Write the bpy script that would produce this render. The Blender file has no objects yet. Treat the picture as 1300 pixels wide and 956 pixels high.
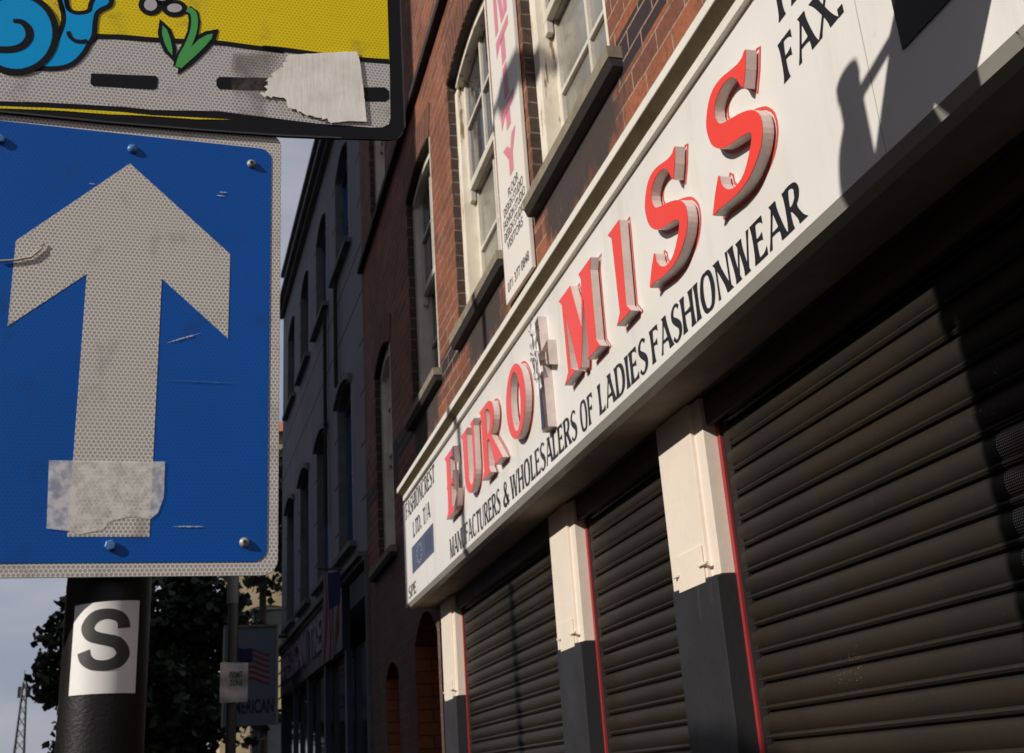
import bpy, bmesh, math, random
from mathutils import Vector, Matrix
from mathutils.geometry import tessellate_polygon

random.seed(7)
sc = bpy.context.scene
COL = sc.collection
H = 1.6          # eye height above the pavement; all z values below are measured from the eye

# ------------------------------------------------------------------ camera
F_PX = 1452.035
RM = ((0.9672423, 0.02889595, 0.25220499), (-0.24540262, 0.36066749, 0.89983138), (-0.06496066, -0.93224674, 0.35594399))
cam_d = bpy.data.cameras.new("camera")
cam = bpy.data.objects.new("camera", cam_d)
COL.objects.link(cam)
cam_d.sensor_width = 36.0
cam_d.lens = F_PX / 1300.0 * 36.0
cam_d.shift_y = -45.0 / 1300.0
cam_d.clip_start = 0.02
cam_d.clip_end = 2000.0
cam_d.dof.use_dof = True
cam_d.dof.focus_distance = 1.75
cam_d.dof.aperture_fstop = 15.0
m4 = Matrix.Identity(4)
for r in range(3):
    m4[r][0] = RM[r][0]
    m4[r][1] = -RM[r][1]
    m4[r][2] = -RM[r][2]
m4[2][3] = H
cam.matrix_world = m4
sc.camera = cam

# ------------------------------------------------------------------ world, sun, exposure
SUN = Vector((1.0, 0.42, -0.54)).normalized()
w = bpy.data.worlds.new("World")
sc.world = w
w.use_nodes = True
nt = w.node_tree
for n in list(nt.nodes):
    nt.nodes.remove(n)
out = nt.nodes.new('ShaderNodeOutputWorld')
bg = nt.nodes.new('ShaderNodeBackground')
bg.inputs['Strength'].default_value = 0.10
sky = nt.nodes.new('ShaderNodeTexSky')
sky.sky_type = 'NISHITA'
sky.sun_disc = False
sky.sun_elevation = math.radians(26.5)
sky.sun_rotation = math.radians(247.2)
tc = nt.nodes.new('ShaderNodeTexCoord')
mp = nt.nodes.new('ShaderNodeMapping')
mp.inputs['Scale'].default_value = (1.0, 1.0, 2.6)
ns = nt.nodes.new('ShaderNodeTexNoise')
ns.inputs['Scale'].default_value = 3.2
ns.inputs['Detail'].default_value = 7.0
ns.inputs['Roughness'].default_value = 0.55
cr = nt.nodes.new('ShaderNodeValToRGB')
cr.color_ramp.elements[0].position = 0.38
cr.color_ramp.elements[0].color = (2.9, 3.2, 4.0, 1)
cr.color_ramp.elements[1].position = 0.66
cr.color_ramp.elements[1].color = (4.9, 4.8, 5.5, 1)
mx = nt.nodes.new('ShaderNodeMix')
mx.data_type = 'RGBA'
# broken cloud; sky brightness shaped by direction, brighter down the street, to limit ambient
sx = nt.nodes.new('ShaderNodeSeparateXYZ')
rg_ = nt.nodes.new('ShaderNodeMapRange'); rg_.interpolation_type = 'SMOOTHSTEP'
rg_.inputs['From Min'].default_value = 0.35; rg_.inputs['From Max'].default_value = 0.92
rg_.inputs['To Min'].default_value = 0.88; rg_.inputs['To Max'].default_value = 1.0
sc_m = nt.nodes.new('ShaderNodeVectorMath'); sc_m.operation = 'SCALE'
nt.links.new(tc.outputs['Generated'], sx.inputs[0]); nt.links.new(sx.outputs[1], rg_.inputs['Value'])
mx.inputs[0].default_value = 0.88
nt.links.new(tc.outputs['Generated'], mp.inputs['Vector'])
nt.links.new(mp.outputs['Vector'], ns.inputs['Vector'])
nt.links.new(ns.outputs['Fac'], cr.inputs['Fac'])
nt.links.new(sky.outputs['Color'], mx.inputs[6])
nt.links.new(cr.outputs['Color'], mx.inputs[7])
nt.links.new(mx.outputs[2], sc_m.inputs[0]); nt.links.new(rg_.outputs[0], sc_m.inputs['Scale'])
nt.links.new(sc_m.outputs[0], bg.inputs['Color'])
nt.links.new(bg.outputs['Background'], out.inputs['Surface'])

sun_d = bpy.data.lights.new("sun", 'SUN')
sun_d.energy = 4.0
sun_d.angle = math.radians(0.5)
sun_d.color = (1.0, 0.94, 0.86)
sun = bpy.data.objects.new("sun", sun_d)
COL.objects.link(sun)
sun.rotation_euler = SUN.to_track_quat('-Z', 'Y').to_euler()
sun.location = (-20, -8, 14)
sc.view_settings.view_transform = 'Standard'
sc.view_settings.look = 'None'
sc.view_settings.exposure = 0.0
sc.view_settings.gamma = 1.0
sc.view_settings.use_curve_mapping = False
sc.render.engine = 'CYCLES'

# ------------------------------------------------------------------ helpers
class MB:
    """collects faces, then links them as one mesh object"""
    def __init__(s):
        s.v = []; s.f = []; s.m = []
    def add(s, pts, faces, mi=0):
        b = len(s.v)
        s.v += [tuple(p) for p in pts]
        for f in faces:
            s.f.append(tuple(b + i for i in f)); s.m.append(mi)
    def poly(s, pts, mi=0):
        s.add(pts, [tuple(range(len(pts)))], mi)
    def box(s, x0, x1, y0, y1, z0, z1, mi=0):
        p = [(x, y, z) for x in (x0, x1) for y in (y0, y1) for z in (z0, z1)]
        s.add(p, [(0, 1, 3, 2), (4, 6, 7, 5), (0, 4, 5, 1), (2, 3, 7, 6), (0, 2, 6, 4), (1, 5, 7, 3)], mi)
    def obox(s, fr, t0, t1, z0, z1, d0, d1, mi=0):
        p = [fr(t, z, d) for t in (t0, t1) for z in (z0, z1) for d in (d0, d1)]
        s.add(p, [(0, 1, 3, 2), (4, 6, 7, 5), (0, 4, 5, 1), (2, 3, 7, 6), (0, 2, 6, 4), (1, 5, 7, 3)], mi)
    def prism(s, poly, fr, d0, d1, mi=0, caps=(True, True), holes=()):
        """2-D polygon (a,b) mapped by fr(a,b,depth); extruded d0..d1"""
        loops = [list(poly)] + [list(h) for h in holes]
        flat = [p for l in loops for p in l]
        tri = tessellate_polygon([[Vector((p[0], p[1], 0)) for p in l] for l in loops])
        n = len(flat)
        b = len(s.v)
        s.v += [tuple(fr(p[0], p[1], d0)) for p in flat]
        if caps[0]:
            for t in tri:
                s.f.append((b + t[0], b + t[1], b + t[2])); s.m.append(mi)
        if d1 is None:
            return
        s.v += [tuple(fr(p[0], p[1], d1)) for p in flat]
        if caps[1]:
            for t in tri:
                s.f.append((b + n + t[2], b + n + t[1], b + n + t[0])); s.m.append(mi)
        o = 0
        for l in loops:
            k = len(l)
            for i in range(k):
                j = (i + 1) % k
                s.f.append((b + o + i, b + o + j, b + n + o + j, b + n + o + i)); s.m.append(mi)
            o += k
    def ribbon(s, pts, wd, fr, d, mi=0, closed=False):
        """stroke of varying width along 2-D points"""
        n = len(pts)
        L = []; R_ = []
        for i in range(n):
            a = pts[(i - 1) % n] if (closed or i > 0) else pts[i]
            c = pts[(i + 1) % n] if (closed or i < n - 1) else pts[i]
            dx, dy = c[0] - a[0], c[1] - a[1]
            l = math.hypot(dx, dy) or 1e-9
            nx, ny = -dy / l, dx / l
            ww = (wd[i] if isinstance(wd, (list, tuple)) else wd) / 2
            L.append((pts[i][0] + nx * ww, pts[i][1] + ny * ww))
            R_.append((pts[i][0] - nx * ww, pts[i][1] - ny * ww))
        b = len(s.v)
        for i in range(n):
            s.v.append(tuple(fr(L[i][0], L[i][1], d))); s.v.append(tuple(fr(R_[i][0], R_[i][1], d)))
        for i in range(n if closed else n - 1):
            j = (i + 1) % n
            s.f.append((b + 2 * i, b + 2 * i + 1, b + 2 * j + 1, b + 2 * j)); s.m.append(mi)
    def tube(s, pts, rad, seg=12, mi=0, cap=True):
        n = len(pts)
        b = len(s.v)
        for i, p in enumerate(pts):
            p = Vector(p)
            a = Vector(pts[max(i - 1, 0)]); c = Vector(pts[min(i + 1, n - 1)])
            t = (c - a).normalized()
            up = Vector((0, 0, 1)) if abs(t.z) < 0.9 else Vector((1, 0, 0))
            u = t.cross(up).normalized(); v = t.cross(u).normalized()
            r = rad[i] if isinstance(rad, (list, tuple)) else rad
            for k in range(seg):
                an = 2 * math.pi * k / seg
                s.v.append(tuple(p + u * (r * math.cos(an)) + v * (r * math.sin(an))))
        for i in range(n - 1):
            for k in range(seg):
                k2 = (k + 1) % seg
                s.f.append((b + i * seg + k, b + i * seg + k2, b + (i + 1) * seg + k2, b + (i + 1) * seg + k)); s.m.append(mi)
        if cap:
            s.f.append(tuple(b + k for k in reversed(range(seg)))); s.m.append(mi)
            s.f.append(tuple(b + (n - 1) * seg + k for k in range(seg))); s.m.append(mi)
    def build(s, name, mats, parent=None, smooth=False, bevel=0.0, fix=True):
        """vertices are world coordinates with z measured from the eye"""
        off = Vector(parent_origin(parent)) if parent else Vector((0, 0, 0))
        me = bpy.data.meshes.new(name)
        me.from_pydata([(x - off.x, y - off.y, z + H - off.z) for x, y, z in s.v], [], s.f)
        for m in (mats if isinstance(mats, (list, tuple)) else [mats]):
            me.materials.append(m)
        for p, mi in zip(me.polygons, s.m):
            p.material_index = mi
        if fix:
            bm = bmesh.new(); bm.from_mesh(me)
            bmesh.ops.recalc_face_normals(bm, faces=bm.faces)
            bm.to_mesh(me); bm.free()
        if smooth:
            me.polygons.foreach_set('use_smooth', [True] * len(me.polygons))
        me.update()
        o = bpy.data.objects.new(name, me)
        COL.objects.link(o)
        if parent:
            o.parent = parent
        if bevel:
            bv = o.modifiers.new('bevel', 'BEVEL')
            bv.width = bevel; bv.segments = 2; bv.limit_method = 'ANGLE'; bv.angle_limit = math.radians(40)
        if smooth:
            try:
                me.set_sharp_from_angle(angle=math.radians(40))
            except Exception:
                pass
        return o

def parent_origin(p):
    v = Vector((0, 0, 0))
    while p is not None:
        v = v + Vector(p.location); p = p.parent
    return v

def thing(name, label, cat, loc, group=None):
    o = bpy.data.objects.new(name, None)
    o.empty_display_size = 0.2
    COL.objects.link(o)
    o.location = (loc[0], loc[1], loc[2] + H)
    o['label'] = label; o['category'] = cat
    if group:
        o['group'] = group
    return o

def tag(o, label, cat, group=None, kind=None):
    o['label'] = label; o['category'] = cat
    if group: o['group'] = group
    if kind: o['kind'] = kind
    return o

def struct(o):
    o['kind'] = 'structure'
    return o

# --- node helpers
class NT:
    def __init__(s, name):
        s.mat = bpy.data.materials.new(name)
        s.mat.use_nodes = True
        s.t = s.mat.node_tree
        s.b = s.t.nodes['Principled BSDF']
    def n(s, kind, **kw):
        nd = s.t.nodes.new('ShaderNode' + kind)
        for k, v in kw.items():
            setattr(nd, k, v)
        return nd
    def l(s, a, b):
        s.t.links.new(a, b)
    def val(s, sock, v):
        if hasattr(v, 'is_linked') or hasattr(v, 'links'):
            s.l(v, sock)
        else:
            sock.default_value = v
    def math(s, op, a, b=0.0, c=0.0, clamp=False):
        nd = s.n('Math', operation=op, use_clamp=clamp)
        s.val(nd.inputs[0], a); s.val(nd.inputs[1], b)
        if op in ('MULTIPLY_ADD', 'SMOOTH_MIN', 'COMPARE'): s.val(nd.inputs[2], c)
        return nd.outputs[0]
    def obj(s):
        return s.n('TexCoord').outputs['Object']
    def sep(s, v):
        nd = s.n('SeparateXYZ'); s.l(v, nd.inputs[0]); return nd.outputs
    def comb(s, x, y, z=0.0):
        nd = s.n('CombineXYZ'); s.val(nd.inputs[0], x); s.val(nd.inputs[1], y); s.val(nd.inputs[2], z); return nd.outputs[0]
    def noise(s, scale, detail=4.0, vec=None, rough=0.55):
        nd = s.n('TexNoise'); nd.inputs['Scale'].default_value = scale
        nd.inputs['Detail'].default_value = detail; nd.inputs['Roughness'].default_value = rough
        s.l(vec if vec is not None else s.obj(), nd.inputs['Vector']); return nd.outputs['Fac']
    def scalev(s, v, sc_):
        nd = s.n('Mapping'); s.l(v, nd.inputs['Vector']); nd.inputs['Scale'].default_value = sc_; return nd.outputs[0]
    def mix(s, f, a, b):
        nd = s.n('Mix', data_type='RGBA'); s.val(nd.inputs[0], f)
        for sk, c_ in ((nd.inputs[6], a), (nd.inputs[7], b)):
            if hasattr(c_, 'links'): s.l(c_, sk)
            else: sk.default_value = (c_[0], c_[1], c_[2], 1)
        return nd.outputs[2]
    def step(s, v, lo, hi):
        nd = s.n('MapRange', interpolation_type='SMOOTHSTEP')
        s.val(nd.inputs['Value'], v); s.val(nd.inputs['From Min'], lo); s.val(nd.inputs['From Max'], hi)
        return nd.outputs[0]
    def bump(s, h, strength, dist=0.002):
        nd = s.n('Bump'); nd.inputs['Strength'].default_value = strength; nd.inputs['Distance'].default_value = dist
        s.l(h, nd.inputs['Height']); s.l(nd.outputs[0], s.b.inputs['Normal'])
    def fin(s, col, rough=0.6, metal=0.0, spec=0.5):
        s.val(s.b.inputs['Base Color'], col if hasattr(col, 'links') else (col[0], col[1], col[2], 1))
        s.val(s.b.inputs['Roughness'], rough)
        s.b.inputs['Metallic'].default_value = metal
        s.b.inputs['Specular IOR Level'].default_value = spec
        return s.mat

def k(c, f):
    return tuple(min(x * f, 1) for x in c)

def dirty(name, c, rough=0.6, var=0.75, scale=6.0, bump=0.0, bscale=60.0, streak=False, metal=0.0, spec=0.5, dirt=None, dirt_lo=0.55):
    """paint or render with uneven tone, dirt patches and optional rain streaks"""
    t = NT(name)
    n1 = t.noise(scale, 6.0)
    n2 = t.noise(scale * 9, 3.0)
    f = t.step(t.math('MULTIPLY_ADD', n2, 0.35, t.math('MULTIPLY', n1, 0.75)), 0.3, 0.85)
    col = t.mix(f, c, k(c, var))
    if dirt is not None:
        v = t.obj()
        if streak:
            v = t.scalev(v, (9.0, 9.0, 0.7))
        n3 = t.noise(2.2, 7.0, v, 0.65)
        col = t.mix(t.math('MULTIPLY', t.step(n3, dirt_lo, dirt_lo + 0.2), 0.8), col, dirt)
    if bump:
        t.bump(t.noise(bscale, 5.0), bump, 0.002)
    r = t.math('MULTIPLY_ADD', n1, 0.25, rough - 0.12)
    return t.fin(col, r, metal, spec)

def text_mesh(body, bold=0.0):
    cu = bpy.data.curves.new('t', 'FONT'); cu.body = body; cu.size = 1.0; cu.offset = bold
    cu.resolution_u = 6
    o = bpy.data.objects.new('t', cu); COL.objects.link(o)
    dg = bpy.context.evaluated_depsgraph_get()
    me = bpy.data.meshes.new_from_object(o.evaluated_get(dg))
    vs = [(v.co.x, v.co.y) for v in me.vertices]; fs = [tuple(p.vertices) for p in me.polygons]
    bpy.data.objects.remove(o); bpy.data.curves.remove(cu); bpy.data.meshes.remove(me)
    x0 = min(v[0] for v in vs); x1 = max(v[0] for v in vs); y0 = min(v[1] for v in vs); y1 = max(v[1] for v in vs)
    return [((a - x0) / (x1 - x0), (b - y0) / (y1 - y0)) for a, b in vs], fs

def put_text(mb, body, a0, a1, b0, b1, fr, d, bold=0.0, mi=0):
    vs, fs = text_mesh(body, bold)
    mb.add([fr(a0 + (a1 - a0) * x, b0 + (b1 - b0) * y, d) for x, y in vs], fs, mi)

# --- flared sign-writer's capitals: strokes in a box of height 1
TK, TN = 0.215, 0.09
def gl(ch):
    a, b = TK, TN
    G = {
     'M': (1.0, [('l', .10, 0, .17, 1, b), ('l', .17, 1, .50, 0, a), ('l', .50, 0, .83, 1, b), ('l', .85, 1, .90, 0, a)]),
     'A': (.80, [('l', .07, 0, .40, 1, b), ('l', .40, 1, .74, 0, a), ('h', .20, .32, .62, .32, b)]),
     'N': (.80, [('l', .10, 0, .10, 1, b), ('l', .12, 1, .70, 0, a), ('l', .72, 0, .72, 1, b)]),
     'U': (.78, [('c', [(.12, 1), (.12, .5), (.14, .2), (.28, .02), (.45, .02), (.62, .18), (.66, .5), (.66, 1)], [a*1.2, a, a, a*.7, b, b, b, b*1.3])]),
     'F': (.62, [('l', .14, 0, .14, 1, a), ('h', .14, .96, .60, .96, b), ('h', .14, .52, .50, .52, b)]),
     'C': (.78, [('c', [(.70, .86), (.58, .97), (.40, .99), (.20, .85), (.12, .5), (.20, .15), (.42, .01), (.60, .05), (.72, .18)], [b*1.6, b, b, a*.9, a, a*.9, b, b, b*.9])]),
     'T': (.66, [('l', .33, 0, .33, 1, a), ('h', .02, .96, .64, .96, b*1.1)]),
     'R': (.74, [('l', .14, 0, .14, 1, a), ('c', [(.14, .97), (.38, .97), (.55, .88), (.58, .74), (.52, .58), (.34, .49), (.14, .49)], [b, b, a*.8, a, a*.8, b, b]), ('l', .34, .49, .68, 0, a)]),
     'E': (.64, [('l', .14, 0, .14, 1, a), ('h', .14, .96, .58, .96, b), ('h', .14, .52, .50, .52, b), ('h', .14, .04, .62, .04, b)]),
     'S': (.62, [('c', [(.54, .88), (.42, .98), (.26, .97), (.13, .85), (.12, .70), (.24, .57), (.40, .46), (.52, .32), (.50, .14), (.34, .02), (.18, .02), (.06, .14)], [b*1.5, b, b, a*.7, a*.8, a, a*1.1, a, a*.8, b, b, b*1.5])]),
     'W': (1.08, [('l', .08, 1, .30, 0, a), ('l', .30, 0, .52, .95, b), ('l', .52, .95, .76, 0, a), ('l', .78, 0, 1.0, 1, b)]),
     'H': (.80, [('l', .13, 0, .13, 1, a), ('l', .67, 0, .67, 1, a), ('h', .13, .50, .67, .50, b)]),
     'O': (.88, [('c', [(.44, .99), (.22, .90), (.12, .5), (.22, .10), (.44, .01), (.66, .10), (.76, .5), (.66, .90)], [b, a*.8, a, a*.8, b, a*.8, a, a*.8], True)]),
     'L': (.58, [('l', .14, 0, .14, 1, a), ('h', .14, .04, .56, .04, b)]),
     'D': (.82, [('l', .14, 0, .14, 1, a), ('c', [(.14, .96), (.40, .96), (.62, .82), (.70, .5), (.62, .18), (.40, .04), (.14, .04)], [b, b, a*.9, a, a*.9, b, b])]),
     'I': (.28, [('l', .14, 0, .14, 1, a)]),
     'P': (.66, [('l', .14, 0, .14, 1, a), ('c', [(.14, .97), (.38, .97), (.54, .88), (.57, .73), (.52, .57), (.34, .47), (.14, .47)], [b, b, a*.8, a, a*.8, b, b])]),
     'X': (.74, [('l', .06, 1, .66, 0, a), ('l', .08, 0, .64, 1, b)]),
     '&': (.80, [('c', [(.74, .40), (.60, .14), (.38, .01), (.16, .10), (.12, .28), (.26, .46), (.46, .62), (.52, .82), (.40, .98), (.26, .88), (.30, .66), (.50, .34), (.76, 0)], [b, b, a*.7, a, a, b, b, b*1.4, b, a*.7, a*.9, a, a*1.1])]),
     '.': (.24, [('c', [(.12, -.01), (.12, .18)], [a*.9, a*.9])]),
     '/': (.36, [('l', .02, -.05, .34, 1.05, b)]),
     ' ': (.34, []),
    }
    return G[ch]

def catmull(pts, ws, closed=False, sub=4):
    n = len(pts); P = []; W = []
    rng = range(n if closed else n - 1)
    for i in rng:
        g = lambda j: pts[j % n] if closed else pts[max(0, min(n - 1, j))]
        p0, p1, p2, p3 = g(i - 1), g(i), g(i + 1), g(i + 2)
        for q in range(sub):
            t = q / sub
            P.append(tuple(0.5 * (2 * p1[c_] + (p2[c_] - p0[c_]) * t + (2 * p0[c_] - 5 * p1[c_] + 4 * p2[c_] - p3[c_]) * t * t + (3 * p1[c_] - p0[c_] - 3 * p2[c_] + p3[c_]) * t ** 3) for c_ in (0, 1)))
            W.append(ws[i] * (1 - t) + ws[(i + 1) % n] * t)
    if not closed:
        P.append(pts[-1]); W.append(ws[-1])
    return P, W

def sign_text(mb, body, a0, a1, b0, b1, fr, d, gap=.06):
    tot = sum(gl(c_)[0] + gap for c_ in body) - gap
    sx = (a1 - a0) / tot; sy = b1 - b0
    x = 0.0; e = 0
    for c_ in body:
        wd, st = gl(c_)
        M_ = lambda u, v, dd, x=x: fr(a0 + (x + u) * sx, b0 + v * sy, dd)
        for s_ in st:
            dd = d - 0.00008 * (e % 5); e += 1
            if s_[0] == 'l':
                _, x0, y0, x1, y1, ww = s_
                P = []; W = []
                for q in range(9):
                    t = q / 8
                    P.append((x0 + (x1 - x0) * t, y0 + (y1 - y0) * t))
                    W.append(ww * (0.86 + 0.55 * abs(2 * t - 1) ** 3.5))
                # horizontal-cut ends
                n_ = len(P); b_ = len(mb.v)
                k_ = math.hypot(x1 - x0, y1 - y0) / max(abs(y1 - y0), 1e-6)
                for (px_, py_), w_ in zip(P, W):
                    mb.v.append(tuple(M_(px_ - w_ * k_ / 2, py_, dd))); mb.v.append(tuple(M_(px_ + w_ * k_ / 2, py_, dd)))
                for i in range(n_ - 1):
                    mb.f.append((b_ + 2 * i, b_ + 2 * i + 1, b_ + 2 * i + 3, b_ + 2 * i + 2)); mb.m.append(0)
            elif s_[0] == 'h':
                _, x0, y0, x1, y1, ww = s_
                P = [(x0 + (x1 - x0) * q / 5, y0) for q in range(6)]
                W = [ww, ww, ww, ww * 1.1, ww * 1.5, ww * 2.4]
                if y0 > .9: P = [(p[0], p[1] - (w_ - ww) / 2) for p, w_ in zip(P, W)]
                if y0 < .1: P = [(p[0], p[1] + (w_ - ww) / 2) for p, w_ in zip(P, W)]
                b_ = len(mb.v)
                for (px_, py_), w_ in zip(P, W):
                    mb.v.append(tuple(M_(px_, py_ - w_ / 2, dd))); mb.v.append(tuple(M_(px_, py_ + w_ / 2, dd)))
                for i in range(5):
                    mb.f.append((b_ + 2 * i, b_ + 2 * i + 1, b_ + 2 * i + 3, b_ + 2 * i + 2)); mb.m.append(0)
            else:
                cl = len(s_) > 3
                P, W = catmull(s_[1], s_[2], cl)
                mb.ribbon(P, W, M_, dd, closed=cl)
        x += wd + gap
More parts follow.
